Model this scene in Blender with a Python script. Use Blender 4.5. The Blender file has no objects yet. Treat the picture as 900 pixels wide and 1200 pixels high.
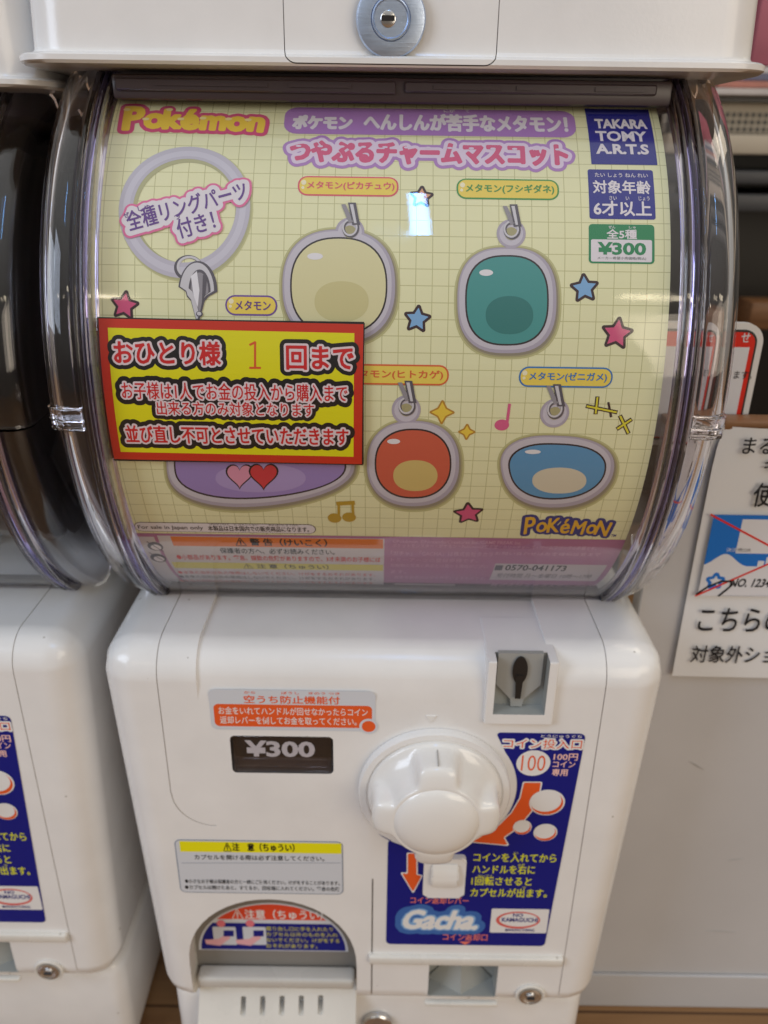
import bpy, bmesh, math, random
import numpy as np
from mathutils import Vector, Matrix
from mathutils.geometry import tessellate_polygon
random.seed(7)
scn = bpy.context.scene
COL = scn.collection

# ------------------------------------------------------------------ camera
CZ = 0.67                                    # eye height above the wooden floor
FPX = 935.0                                  # focal length in photo pixels (900 x 1200)
PITCH, ROLL = math.radians(24.2), math.radians(0.8)
_f = Vector((0, math.cos(PITCH), -math.sin(PITCH)))
_u = Vector((0, math.sin(PITCH), math.cos(PITCH)))
_r = Vector((1, 0, 0))
CR = _r * math.cos(ROLL) + _u * math.sin(ROLL)
CU = _u * math.cos(ROLL) - _r * math.sin(ROLL)
cam = bpy.data.cameras.new('camera')
cam.sensor_fit = 'VERTICAL'; cam.sensor_height = 24.0; cam.lens = 24.0 * FPX / 1200.0
cam.clip_start = 0.01; cam.clip_end = 60
cam.dof.use_dof = True; cam.dof.focus_distance = 0.372; cam.dof.aperture_fstop = 5.6
camo = bpy.data.objects.new('camera', cam); COL.objects.link(camo)
camo.matrix_world = Matrix(((CR.x, CU.x, -_f.x, 0), (CR.y, CU.y, -_f.y, 0), (CR.z, CU.z, -_f.z, CZ), (0, 0, 0, 1)))
scn.camera = camo

# ------------------------------------------------------------------ world, lights, exposure
w = bpy.data.worlds.new('World'); scn.world = w; w.use_nodes = True
wn_ = w.node_tree; wbg = wn_.nodes['Background']      # a lit shop all round: pale ceiling overhead, dim warm room at eye level
wtc = wn_.nodes.new('ShaderNodeTexCoord'); wsp = wn_.nodes.new('ShaderNodeSeparateXYZ'); wn_.links.new(wtc.outputs['Generated'], wsp.inputs[0])
wrp = wn_.nodes.new('ShaderNodeValToRGB'); wrp.color_ramp.interpolation = 'EASE'
for pos, c_ in ((0.0, (0.10, 0.075, 0.05)), (0.46, (0.19, 0.165, 0.14)), (0.60, (0.33, 0.31, 0.275)), (1.0, (0.95, 0.94, 0.91))):
    e_ = wrp.color_ramp.elements[0] if pos == 0.0 else (wrp.color_ramp.elements[-1] if pos == 1.0 else wrp.color_ramp.elements.new(pos))
    e_.position = pos; e_.color = (*c_, 1)
wmr = wn_.nodes.new('ShaderNodeMapRange'); wmr.inputs['From Min'].default_value = -1; wmr.inputs['From Max'].default_value = 1
wn_.links.new(wsp.outputs['Z'], wmr.inputs['Value']); wn_.links.new(wmr.outputs['Result'], wrp.inputs['Fac']); wn_.links.new(wrp.outputs['Color'], wbg.inputs[0])
wbg.inputs[1].default_value = 0.76
def area(name, loc, target, sx, sy, power, color):
    l = bpy.data.lights.new(name, 'AREA'); l.shape = 'RECTANGLE'; l.size = sx; l.size_y = sy
    l.energy = power; l.color = color
    o = bpy.data.objects.new(name, l); COL.objects.link(o)
    o.location = loc
    o.rotation_euler = (Vector(target) - Vector(loc)).to_track_quat('-Z', 'Y').to_euler()
    return o
area('shop_front_light', (1.5, -1.5, CZ + 0.35), (0, 0.4, CZ - 0.25), 1.6, 1.0, 14, (1.0, 0.86, 0.68))
area('daylight_from_entrance', (-1.7, -0.8, CZ + 0.75), (-0.1, 0.42, CZ - 0.2), 0.9, 1.1, 17, (0.74, 0.84, 1.0))
area('ceiling_tube_light', (0.085, -0.62, CZ + 1.60), (0.05, 0.40, CZ), 0.044, 0.56, 2.4, (0.16, 0.44, 1.0))
area('warm_tube_light_a', (1.45, -2.3, CZ + 1.40), (1.45, 0.4, CZ), 0.9, 0.10, 2.2, (1.0, 0.86, 0.62))
area('warm_tube_light_b', (-1.25, -2.3, CZ + 1.22), (-1.25, 0.4, CZ), 0.35, 0.07, 0.9, (1.0, 0.86, 0.66))
area('shelf_aisle_light', (1.1, 0.75, CZ + 1.3), (0.6, 1.2, CZ), 0.8, 0.5, 5, (1.0, 0.85, 0.65))
scn.view_settings.view_transform = 'Standard'; scn.view_settings.look = 'None'
scn.view_settings.exposure = 0.20; scn.view_settings.gamma = 1.0
scn.render.engine = 'CYCLES'
cy = scn.cycles
cy.use_denoising = True
cy.max_bounces = 16; cy.transmission_bounces = 14; cy.transparent_max_bounces = 24; cy.glossy_bounces = 6
cy.caustics_reflective = False; cy.caustics_refractive = True; cy.sample_clamp_indirect = 4.0; cy.blur_glossy = 0.5

# ------------------------------------------------------------------ photo pixel -> real surfaces
def ray(px, py):
    return _f + CR * ((px - 450) / FPX) + CU * ((600 - py) / FPX)
def on_plane(px, py, h):
    d = ray(px, py); t = h / d.y
    return d.x * t, d.z * t                   # x, height relative to the eye
YC, ZC = 0.545, -0.115                         # axis of the barrel window, relative to the eye
R_POSTER = 0.1680
def on_barrel(px, py, R):
    d = ray(px, py)
    a = d.y * d.y + d.z * d.z; b = -2 * (d.y * YC + d.z * ZC); c = YC * YC + ZC * ZC - R * R
    disc = max(b * b - 4 * a * c, 0.0)
    t = (-b - math.sqrt(disc)) / (2 * a)
    return d.x * t, R * math.atan2(d.z * t - ZC, YC - d.y * t)

# ------------------------------------------------------------------ materials
MATS = {}
def lin(c):
    c = c / 255.0
    return c / 12.92 if c <= 0.04045 else ((c + 0.055) / 1.055) ** 2.4
def mat(name, rgb, rough=0.5, spec=0.5, metal=0.0, coat=0.0, linear=False, bump=0.0, bscale=300.0, mottle=0.0):
    if name in MATS: return MATS[name]
    m = bpy.data.materials.new(name); m.use_nodes = True
    nt = m.node_tree; p = nt.nodes['Principled BSDF']
    col = tuple(rgb) if linear else tuple(lin(v) for v in rgb)
    p.inputs['Base Color'].default_value = (*col, 1)
    p.inputs['Roughness'].default_value = rough
    p.inputs['Specular IOR Level'].default_value = spec
    p.inputs['Metallic'].default_value = metal
    p.inputs['Coat Weight'].default_value = coat
    p.inputs['Coat Roughness'].default_value = 0.06
    if bump or mottle:
        tc = nt.nodes.new('ShaderNodeTexCoord')
        n = nt.nodes.new('ShaderNodeTexNoise'); n.inputs['Scale'].default_value = bscale; n.inputs['Detail'].default_value = 4
        nt.links.new(tc.outputs['Object'], n.inputs['Vector'])
        if bump:
            b = nt.nodes.new('ShaderNodeBump'); b.inputs['Strength'].default_value = bump; b.inputs['Distance'].default_value = 0.001
            nt.links.new(n.outputs['Fac'], b.inputs['Height']); nt.links.new(b.outputs['Normal'], p.inputs['Normal'])
        if mottle:
            n2 = nt.nodes.new('ShaderNodeTexNoise'); n2.inputs['Scale'].default_value = bscale * 0.05 + 3; n2.inputs['Detail'].default_value = 6
            nt.links.new(tc.outputs['Object'], n2.inputs['Vector'])
            rp = nt.nodes.new('ShaderNodeValToRGB')
            rp.color_ramp.elements[0].position = 0.3; rp.color_ramp.elements[1].position = 0.7
            rp.color_ramp.elements[0].color = (*[v * (1 - mottle) for v in col], 1)
            rp.color_ramp.elements[1].color = (*[min(1, v * (1 + mottle * 0.4)) for v in col], 1)
            nt.links.new(n2.outputs['Fac'], rp.inputs['Fac']); nt.links.new(rp.outputs['Color'], p.inputs['Base Color'])
            r2 = nt.nodes.new('ShaderNodeMapRange'); r2.inputs['To Min'].default_value = max(0, rough - 0.06); r2.inputs['To Max'].default_value = rough + 0.1
            nt.links.new(n2.outputs['Fac'], r2.inputs['Value']); nt.links.new(r2.outputs['Result'], p.inputs['Roughness'])
    MATS[name] = m
    return m
def ink(name, r, g, b):                        # printed colour
    return mat('ink_' + name, (r, g, b), rough=0.5, spec=0.25)
def glass(name, color, rough=0.015, ior=1.49):
    m = mat(name, color, rough, linear=True)
    p = m.node_tree.nodes['Principled BSDF']
    p.inputs['Transmission Weight'].default_value = 1.0; p.inputs['IOR'].default_value = ior
    return m
def sheet(name, tint, ior=1.5, rough=0.02, gain=1.0):       # thin clear sheet: transparent plus Fresnel gloss
    m = bpy.data.materials.new(name); m.use_nodes = True; nt = m.node_tree
    nt.nodes.remove(nt.nodes['Principled BSDF'])
    out = nt.nodes['Material Output']
    t = nt.nodes.new('ShaderNodeBsdfTransparent'); t.inputs[0].default_value = (*tint, 1)
    g = nt.nodes.new('ShaderNodeBsdfGlossy'); g.inputs['Roughness'].default_value = rough
    fr = nt.nodes.new('ShaderNodeFresnel'); fr.inputs[0].default_value = ior
    mu = nt.nodes.new('ShaderNodeMath'); mu.operation = 'MULTIPLY'; mu.inputs[1].default_value = gain; mu.use_clamp = True
    mx = nt.nodes.new('ShaderNodeMixShader')
    ge = nt.nodes.new('ShaderNodeNewGeometry'); io = nt.nodes.new('ShaderNodeMapRange')      # same gloss from either side of the sheet
    io.inputs['To Min'].default_value = ior; io.inputs['To Max'].default_value = 1 / ior
    nt.links.new(ge.outputs['Backfacing'], io.inputs['Value']); nt.links.new(io.outputs['Result'], fr.inputs[0])
    nt.links.new(fr.outputs[0], mu.inputs[0]); nt.links.new(mu.outputs[0], mx.inputs[0])
    nt.links.new(t.outputs[0], mx.inputs[1]); nt.links.new(g.outputs[0], mx.inputs[2])
    nt.links.new(mx.outputs[0], out.inputs[0])
    MATS[name] = m
    return m
WHITE = mat('white_plastic', (0.80, 0.79, 0.775), 0.18, 0.5, linear=True, bump=0.05, bscale=500, mottle=0.05)
CREAM = mat('cream_plastic', (0.72, 0.695, 0.64), 0.26, 0.5, linear=True, bump=0.05, bscale=500, mottle=0.06)
KNOBW = mat('knob_plastic', (0.80, 0.785, 0.755), 0.16, 0.5, linear=True, coat=0.3, mottle=0.03, bscale=200)
GREYP = mat('grey_plastic', (0.36, 0.37, 0.35), 0.4, linear=True, mottle=0.1)
SHADEP = mat('dull_grey_plastic', (0.42, 0.40, 0.37), 0.4, linear=True, mottle=0.1)
BLACK = mat('black_plastic', (0.012, 0.011, 0.011), 0.4, linear=True)
HOPPER = mat('smoky_plastic', (0.15, 0.13, 0.125), 0.3, linear=True, mottle=0.3, bscale=60)
SMOKE = mat('dark_smoky_plastic', (0.055, 0.044, 0.040), 0.3, linear=True, mottle=0.4, bscale=60)
RAIL = mat('dark_violet_plastic', (0.055, 0.040, 0.046), 0.3, linear=True, mottle=0.2, bscale=100)
CLEAR = glass('clear_plastic', (0.95, 0.94, 0.97))
CLEARV = glass('violet_tinted_plastic', (0.50, 0.46, 0.86))
CLEARG = glass('grey_tinted_plastic', (0.80, 0.77, 0.82), 0.04)
WINDOW = sheet('window_sheet', (0.955, 0.95, 0.955), 1.5, 0.012, 1.7)
SIDESH = sheet('side_sheet', (0.90, 0.89, 0.91), 1.5, 0.02, 1.2)
SMOKESH = sheet('smoky_sheet', (0.55, 0.53, 0.53), 1.5, 0.1, 1.2)
STEEL = mat('steel', (0.62, 0.62, 0.63), 0.22, metal=1.0, linear=True)
def brushed():
    m = mat('blue_lit_brushed_steel', (0.52, 0.62, 0.80), 0.3, metal=1.0, linear=True)  # blue cast of the reflected lamp is put into the metal colour
    nt = m.node_tree; p = nt.nodes['Principled BSDF']
    tc = nt.nodes.new('ShaderNodeTexCoord'); mp = nt.nodes.new('ShaderNodeMapping'); mp.inputs['Scale'].default_value = (60, 60, 3500)
    n = nt.nodes.new('ShaderNodeTexNoise'); n.inputs['Scale'].default_value = 1.0; n.inputs['Detail'].default_value = 3
    nt.links.new(tc.outputs['Object'], mp.inputs[0]); nt.links.new(mp.outputs[0], n.inputs['Vector'])
    r = nt.nodes.new('ShaderNodeMapRange'); r.inputs['To Min'].default_value = 0.18; r.inputs['To Max'].default_value = 0.5
    nt.links.new(n.outputs['Fac'], r.inputs['Value']); nt.links.new(r.outputs['Result'], p.inputs['Roughness'])
    b = nt.nodes.new('ShaderNodeBump'); b.inputs['Strength'].default_value = 0.25; b.inputs['Distance'].default_value = 0.0004
    nt.links.new(n.outputs['Fac'], b.inputs['Height']); nt.links.new(b.outputs['Normal'], p.inputs['Normal'])
    return m
BRUSHED = brushed()
def specks(m, scale, amount, tone):             # sparse dust and scuff specks on a moulded surface
    nt = m.node_tree; p = nt.nodes['Principled BSDF']; src = p.inputs['Base Color'].links[0].from_socket
    tc = nt.nodes.new('ShaderNodeTexCoord'); v = nt.nodes.new('ShaderNodeTexVoronoi'); v.inputs['Scale'].default_value = scale
    n = nt.nodes.new('ShaderNodeTexNoise'); n.inputs['Scale'].default_value = scale * 0.35; n.inputs['Detail'].default_value = 3
    nt.links.new(tc.outputs['Object'], v.inputs['Vector']); nt.links.new(tc.outputs['Object'], n.inputs['Vector'])
    sp = nt.nodes.new('ShaderNodeSeparateColor'); nt.links.new(v.outputs['Color'], sp.inputs[0])
    rad = nt.nodes.new('ShaderNodeMapRange'); rad.inputs['From Min'].default_value = 1 - amount; rad.inputs['From Max'].default_value = 1; rad.inputs['To Min'].default_value = 0; rad.inputs['To Max'].default_value = 0.22
    nt.links.new(sp.outputs[0], rad.inputs['Value'])
    mul = nt.nodes.new('ShaderNodeMath'); mul.operation = 'MULTIPLY'; nt.links.new(rad.outputs['Result'], mul.inputs[0]); nt.links.new(n.outputs['Fac'], mul.inputs[1])
    lt_ = nt.nodes.new('ShaderNodeMath'); lt_.operation = 'LESS_THAN'; nt.links.new(v.outputs['Distance'], lt_.inputs[0]); nt.links.new(mul.outputs[0], lt_.inputs[1])
    f = nt.nodes.new('ShaderNodeMath'); f.operation = 'MULTIPLY'; f.inputs[1].default_value = 0.55; nt.links.new(lt_.outputs[0], f.inputs[0])
    mx = nt.nodes.new('ShaderNodeMix'); mx.data_type = 'RGBA'; nt.links.new(f.outputs[0], mx.inputs[0]); nt.links.new(src, mx.inputs[6]); mx.inputs[7].default_value = (*tone, 1)
    nt.links.new(mx.outputs[2], p.inputs['Base Color'])
specks(WHITE, 90, 0.15, (0.30, 0.27, 0.23)); specks(CREAM, 90, 0.15, (0.28, 0.25, 0.20))
def smears(m):                                   # fingerprints and handling haze on a clear sheet
    nt = m.node_tree; g = next(n for n in nt.nodes if n.type == 'BSDF_GLOSSY')
    tc = nt.nodes.new('ShaderNodeTexCoord'); n = nt.nodes.new('ShaderNodeTexNoise'); n.inputs['Scale'].default_value = 28; n.inputs['Detail'].default_value = 7; n.inputs['Distortion'].default_value = 1.2
    nt.links.new(tc.outputs['Object'], n.inputs['Vector'])
    r = nt.nodes.new('ShaderNodeMapRange'); r.inputs['From Min'].default_value = 0.45; r.inputs['From Max'].default_value = 0.72; r.inputs['To Min'].default_value = 0.012; r.inputs['To Max'].default_value = 0.16
    nt.links.new(n.outputs['Fac'], r.inputs['Value']); nt.links.new(r.outputs['Result'], g.inputs['Roughness'])
    n2 = nt.nodes.new('ShaderNodeTexNoise'); n2.inputs['Scale'].default_value = 9; n2.inputs['Detail'].default_value = 2
    nt.links.new(tc.outputs['Object'], n2.inputs['Vector'])
    b = nt.nodes.new('ShaderNodeBump'); b.inputs['Strength'].default_value = 0.35; b.inputs['Distance'].default_value = 0.002
    nt.links.new(n2.outputs['Fac'], b.inputs['Height']); nt.links.new(b.outputs['Normal'], g.inputs['Normal'])
smears(WINDOW)

# ------------------------------------------------------------------ object helpers (all shapes are given in eye-relative world axes)
EYE = Vector((0, 0, CZ))
def origin_of(o):
    v = Vector((0, 0, 0))
    while o is not None:
        v += o.location; o = o.parent
    return v
def empty(name, loc):
    o = bpy.data.objects.new(name, None); COL.objects.link(o); o.location = loc; o.empty_display_size = 0.02
    return o
def tag(o, label=None, cat=None, group=None, kind=None):
    if label: o['label'] = label
    if cat: o['category'] = cat
    if group: o['group'] = group
    if kind: o['kind'] = kind
    return o
def link_mesh(name, me, mats, parent=None, origin=None, smooth=None):
    me.name = name
    for m in (mats if isinstance(mats, (list, tuple)) else [mats]): me.materials.append(m)
    org = origin_of(parent) if parent is not None else Vector(origin or (0, 0, 0))
    me.transform(Matrix.Translation(EYE - org))
    o = bpy.data.objects.new(name, me); COL.objects.link(o)
    if parent is not None: o.parent = parent
    else: o.location = org
    if smooth is not None:
        me.shade_smooth(); me.set_sharp_from_angle(angle=math.radians(smooth))
    me.update()
    return o
def from_bm(name, bm, mats, parent=None, origin=None, smooth=None, recalc=True):
    if recalc: bmesh.ops.recalc_face_normals(bm, faces=bm.faces)
    me = bpy.data.meshes.new(name); bm.to_mesh(me); bm.free()
    return link_mesh(name, me, mats, parent, origin, smooth)
def bm_box(bm, x0, x1, y0, y1, z0, z1, bev=0.0, seg=3, mi=0, taper=None):
    vs = [bm.verts.new((x, y, z)) for x in (x0, x1) for y in (y0, y1) for z in (z0, z1)]
    if taper:
        for v in vs: v.co = taper(v.co)
    idx = [(0, 1, 3, 2), (4, 6, 7, 5), (0, 4, 5, 1), (2, 3, 7, 6), (0, 2, 6, 4), (1, 5, 7, 3)]
    fs = [bm.faces.new([vs[i] for i in q]) for q in idx]
    for f in fs: f.material_index = mi
    if bev:
        es = list({e for f in fs for e in f.edges})
        r = bmesh.ops.bevel(bm, geom=es, offset=bev, segments=seg, affect='EDGES', profile=0.5, clamp_overlap=True)
        for f in r['faces']: f.material_index = mi
def box(name, x0, x1, y0, y1, z0, z1, m, parent=None, bev=0.0, seg=3, origin=None, smooth=40):
    bm = bmesh.new(); bm_box(bm, x0, x1, y0, y1, z0, z1, bev, seg)
    return from_bm(name, bm, m, parent, origin, smooth if bev else None)
def bm_prism(bm, pts, y0, y1, mi=0):            # outline in x,z pushed from y0 to y1
    a = [bm.verts.new((x, y0, z)) for x, z in pts]; b = [bm.verts.new((x, y1, z)) for x, z in pts]
    n = len(pts)
    f = [bm.faces.new(a), bm.faces.new(b[::-1])]
    for i in range(n): f.append(bm.faces.new((a[i], b[i], b[(i + 1) % n], a[(i + 1) % n])))
    for q in f: q.material_index = mi
def bm_prism_x(bm, pts, x0, x1, mi=0):          # outline in y,z pushed from x0 to x1
    a = [bm.verts.new((x0, y, z)) for y, z in pts]; b = [bm.verts.new((x1, y, z)) for y, z in pts]
    n = len(pts)
    f = [bm.faces.new(a), bm.faces.new(b[::-1])]
    for i in range(n): f.append(bm.faces.new((a[i], b[i], b[(i + 1) % n], a[(i + 1) % n])))
    for q in f: q.material_index = mi
def bm_lathe(bm, cx, cz, prof, y0, n=48, mi=0, rfun=None):   # rings (t toward the eye, r, lobe) round an axis along y
    rings = []
    for t, r, amp in prof:
        if r <= 1e-6: rings.append([bm.verts.new((cx, y0 - t, cz))]); continue
        ring = []
        for k in range(n):
            a = 2 * math.pi * k / n
            rr = r + (amp * rfun(a) if rfun else 0)
            ring.append(bm.verts.new((cx + rr * math.cos(a), y0 - t, cz + rr * math.sin(a))))
        rings.append(ring)
    for A, B in zip(rings, rings[1:]):
        if len(A) == 1 and len(B) == 1: continue
        for k in range(n):
            k2 = (k + 1) % n
            if len(B) == 1: f = bm.faces.new((A[k], A[k2], B[0]))
            elif len(A) == 1: f = bm.faces.new((A[0], B[k2], B[k]))
            else: f = bm.faces.new((A[k], A[k2], B[k2], B[k]))
            f.material_index = mi
    if len(rings[0]) > 1: bm.faces.new(rings[0][::-1]).material_index = mi
def bm_tube(bm, pts, r, n=8, closed=False, mi=0):
    rings = []; N = len(pts); pts = [Vector(p) for p in pts]
    for i, p in enumerate(pts):
        a = pts[(i - 1) % N] if (closed or i > 0) else p
        b = pts[(i + 1) % N] if (closed or i < N - 1) else p
        d = (b - a).normalized()
        s = d.cross(Vector((0, 1, 0.01))).normalized(); t = d.cross(s).normalized()
        rings.append([bm.verts.new(p + (s * math.cos(2 * math.pi * k / n) + t * math.sin(2 * math.pi * k / n)) * r) for k in range(n)])
    for i in range(N if closed else N - 1):
        A, B = rings[i], rings[(i + 1) % N]
        for k in range(n): bm.faces.new((A[k], A[(k + 1) % n], B[(k + 1) % n], B[k])).material_index = mi
    if not closed:
        bm.faces.new(rings[0][::-1]).material_index = mi; bm.faces.new(rings[-1]).material_index = mi
def rr_outline(cx, cy, w_, h_, r, n=6):
    r = min(r, w_ / 2 * 0.999, h_ / 2 * 0.999); out = []
    for sx, sy, a0 in ((1, 1, 0), (-1, 1, 90), (-1, -1, 180), (1, -1, 270)):
        for k in range(n + 1):
            a = math.radians(a0 + 90 * k / n)
            out.append((cx + sx * (w_ / 2 - r) + r * math.cos(a), cy + sy * (h_ / 2 - r) + r * math.sin(a)))
    return out
def bm_sweep(bm, sec, a0, a1, n=40, mi=0, closed=True):       # section (x, r) turned round the barrel axis, angles from straight ahead (up positive)
    rings = []
    for i in range(n + 1):
        a = math.radians(a0 + (a1 - a0) * i / n)
        rings.append([bm.verts.new((x, YC - r * math.cos(a), ZC + r * math.sin(a))) for x, r in sec])
    m = len(sec)
    for A, B in zip(rings, rings[1:]):
        for k in range(m if closed else m - 1):
            bm.faces.new((A[k], A[(k + 1) % m], B[(k + 1) % m], B[k])).material_index = mi
    if closed:
        bm.faces.new(rings[0]).material_index = mi; bm.faces.new(rings[-1][::-1]).material_index = mi
def boolean_cut(o, cutters):
    """cut each (bmesh, material) out of o; done on mesh data, cutters leave nothing behind"""
    for bm, m in cutters:
        bmesh.ops.recalc_face_normals(bm, faces=bm.faces)
        me = bpy.data.meshes.new('cut'); bm.to_mesh(me); bm.free()
        me.materials.append(m)
        me.transform(Matrix.Translation(EYE - origin_of(o)))
        c = bpy.data.objects.new('cut', me); COL.objects.link(c)
        c.parent = o.parent; c.location = o.location
        md = o.modifiers.new('cut', 'BOOLEAN'); md.operation = 'DIFFERENCE'; md.object = c; md.solver = 'EXACT'
        if m.name not in [x.name for x in o.data.materials]: o.data.materials.append(m)
        try: md.material_mode = 'TRANSFER'
        except Exception: pass
        dg = bpy.context.evaluated_depsgraph_get()
        new = bpy.data.meshes.new_from_object(o.evaluated_get(dg))
        old = o.data; nm = old.name
        o.modifiers.clear(); o.data = new; bpy.data.meshes.remove(old); new.name = nm
        bpy.data.objects.remove(c); bpy.data.meshes.remove(me)
    o.data.shade_smooth(); o.data.set_sharp_from_angle(angle=math.radians(32))
    wn = o.modifiers.new('even_shading', 'WEIGHTED_NORMAL'); wn.keep_sharp = True; wn.weight = 90

# ------------------------------------------------------------------ lettering
_TC = {}
def text_mesh(s, offset=0.0):
    k = (s, offset)
    if k in _TC: return _TC[k]
    c = bpy.data.curves.new('t', 'FONT'); c.body = s; c.size = 1; c.resolution_u = 3; c.offset = offset
    o = bpy.data.objects.new('t', c); COL.objects.link(o)
    me = bpy.data.meshes.new_from_object(o.evaluated_get(bpy.context.evaluated_depsgraph_get()))
    V = np.array([v.co[:2] for v in me.vertices]).reshape(-1, 2)
    T = [tuple(p.vertices) for p in me.polygons]
    bm = bmesh.new(); bm.from_mesh(me); bmesh.ops.remove_doubles(bm, verts=bm.verts, dist=1e-5)
    S = np.array([[*e.verts[0].co[:2], *e.verts[1].co[:2]] for e in bm.edges if len(e.link_faces) == 1])
    bm.free(); bpy.data.objects.remove(o); bpy.data.curves.remove(c); bpy.data.meshes.remove(me)
    _TC[k] = (V, T, S)
    return _TC[k]
def field(S, cell, rmax):
    """signed distance (negative inside) of the outlines S on a grid"""
    x0 = min(S[:, 0].min(), S[:, 2].min()) - rmax - 3 * cell; x1 = max(S[:, 0].max(), S[:, 2].max()) + rmax + 3 * cell
    y0 = min(S[:, 1].min(), S[:, 3].min()) - rmax - 3 * cell; y1 = max(S[:, 1].max(), S[:, 3].max()) + rmax + 3 * cell
    nx, ny = int((x1 - x0) / cell) + 1, int((y1 - y0) / cell) + 1
    X = x0 + np.arange(nx) * cell; Y = y0 + np.arange(ny) * cell + 1e-7
    D = np.full((ny, nx), rmax + 2 * cell); tog = np.zeros((ny, nx + 1), np.int32)
    pad = rmax + 2 * cell
    for ax, ay, bx, by in S:
        i0 = max(int((min(ax, bx) - pad - x0) / cell), 0); i1 = min(int((max(ax, bx) + pad - x0) / cell) + 2, nx)
        j0 = max(int((min(ay, by) - pad - y0) / cell), 0); j1 = min(int((max(ay, by) + pad - y0) / cell) + 2, ny)
        gx = X[i0:i1][None, :]; gy = Y[j0:j1][:, None]
        dx, dy = bx - ax, by - ay; L = dx * dx + dy * dy
        t = np.clip(((gx - ax) * dx + (gy - ay) * dy) / L, 0, 1) if L > 1e-14 else 0
        d = np.hypot(gx - ax - t * dx, gy - ay - t * dy)
        np.minimum(D[j0:j1, i0:i1], d, out=D[j0:j1, i0:i1])
        lo, hi = (ay, by) if ay < by else (by, ay)
        js = np.nonzero((Y >= lo) & (Y < hi))[0]
        if len(js):
            xc = ax + (Y[js] - ay) / dy * dx
            ii = np.clip(np.ceil((xc - x0) / cell).astype(int), 0, nx)
            np.add.at(tog, (js, ii), 1)
    ins = (np.cumsum(tog, 1)[:, :nx] % 2) == 1
    return np.where(ins, -D, D), x0, y0, cell
def rdp(P, tol):
    P = np.asarray(P)
    keep = np.zeros(len(P), bool); keep[0] = keep[-1] = True; st = [(0, len(P) - 1)]
    while st:
        a, b = st.pop()
        if b - a < 2: continue
        d = P[b] - P[a]; L = np.hypot(*d); q = P[a + 1:b] - P[a]
        dist = np.abs(q[:, 0] * d[1] - q[:, 1] * d[0]) / L if L > 1e-12 else np.hypot(q[:, 0], q[:, 1])
        i = int(dist.argmax())
        if dist[i] > tol: keep[a + 1 + i] = True; st += [(a, a + 1 + i), (a + 1 + i, b)]
    return P[keep]
def contours(fld, level, tol):
    D, x0, y0, c = fld; V = D - level; V = np.where(np.abs(V) < 1e-9, 1e-9, V)
    I = V < 0
    code = I[:-1, :-1] * 1 + I[:-1, 1:] * 2 + I[1:, 1:] * 4 + I[1:, :-1] * 8
    TBL = {1: [(3, 0)], 2: [(0, 1)], 3: [(3, 1)], 4: [(1, 2)], 5: [(3, 0), (1, 2)], 6: [(0, 2)], 7: [(3, 2)], 8: [(2, 3)], 9: [(2, 0)],
           10: [(2, 3), (0, 1)], 11: [(2, 1)], 12: [(1, 3)], 13: [(1, 0)], 14: [(0, 3)]}
    nxt = {}
    js, is_ = np.nonzero((code > 0) & (code < 15))
    for j, i in zip(js.tolist(), is_.tolist()):
        ek = ((0, j, i), (1, j, i + 1), (0, j + 1, i), (1, j, i))
        for a, b in TBL[int(code[j, i])]: nxt[ek[a]] = ek[b]
    def pt(k):
        t, j, i = k
        if t == 0:
            a, b = V[j, i], V[j, i + 1]; return (x0 + (i + a / (a - b)) * c, y0 + j * c)
        a, b = V[j, i], V[j + 1, i]; return (x0 + i * c, y0 + (j + a / (a - b)) * c)
    loops = []
    while nxt:
        k0 = next(iter(nxt)); k = k0; L = []
        while k in nxt:
            L.append(pt(k)); k = nxt.pop(k)
            if k == k0: break
        if len(L) > 6:
            L = np.array(L); h = len(L) // 2
            P = np.vstack([rdp(L[:h + 1], tol)[:-1], rdp(np.vstack([L[h:], L[:1]]), tol)[:-1]])
            if len(P) >= 3: loops.append(P)
    return loops
def poly_area(P):
    x, y = P[:, 0], P[:, 1]
    return 0.5 * float(np.sum(x * np.roll(y, -1) - np.roll(x, -1) * y))
def in_poly(p, P):
    x, y = P[:, 0], P[:, 1]; x2, y2 = np.roll(x, -1), np.roll(y, -1)
    c = (y > p[1]) != (y2 > p[1])
    return int(np.sum(c & (p[0] < (x2 - x) * (p[1] - y) / np.where(y2 == y, 1e-12, y2 - y) + x))) % 2 == 1
def nest(loops):
    """[(outer, holes)] from a bag of loops"""
    A = [abs(poly_area(L)) for L in loops]; order = sorted(range(len(loops)), key=lambda i: -A[i])
    par = {}; depth = {}
    for n, i in enumerate(order):
        ps = [j for j in order[:n] if in_poly(loops[i][0], loops[j])]
        depth[i] = len(ps); par[i] = ps[-1] if ps else None
    return [(loops[i], [loops[j] for j in order if par[j] == i]) for i in order if depth[i] % 2 == 0]

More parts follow.
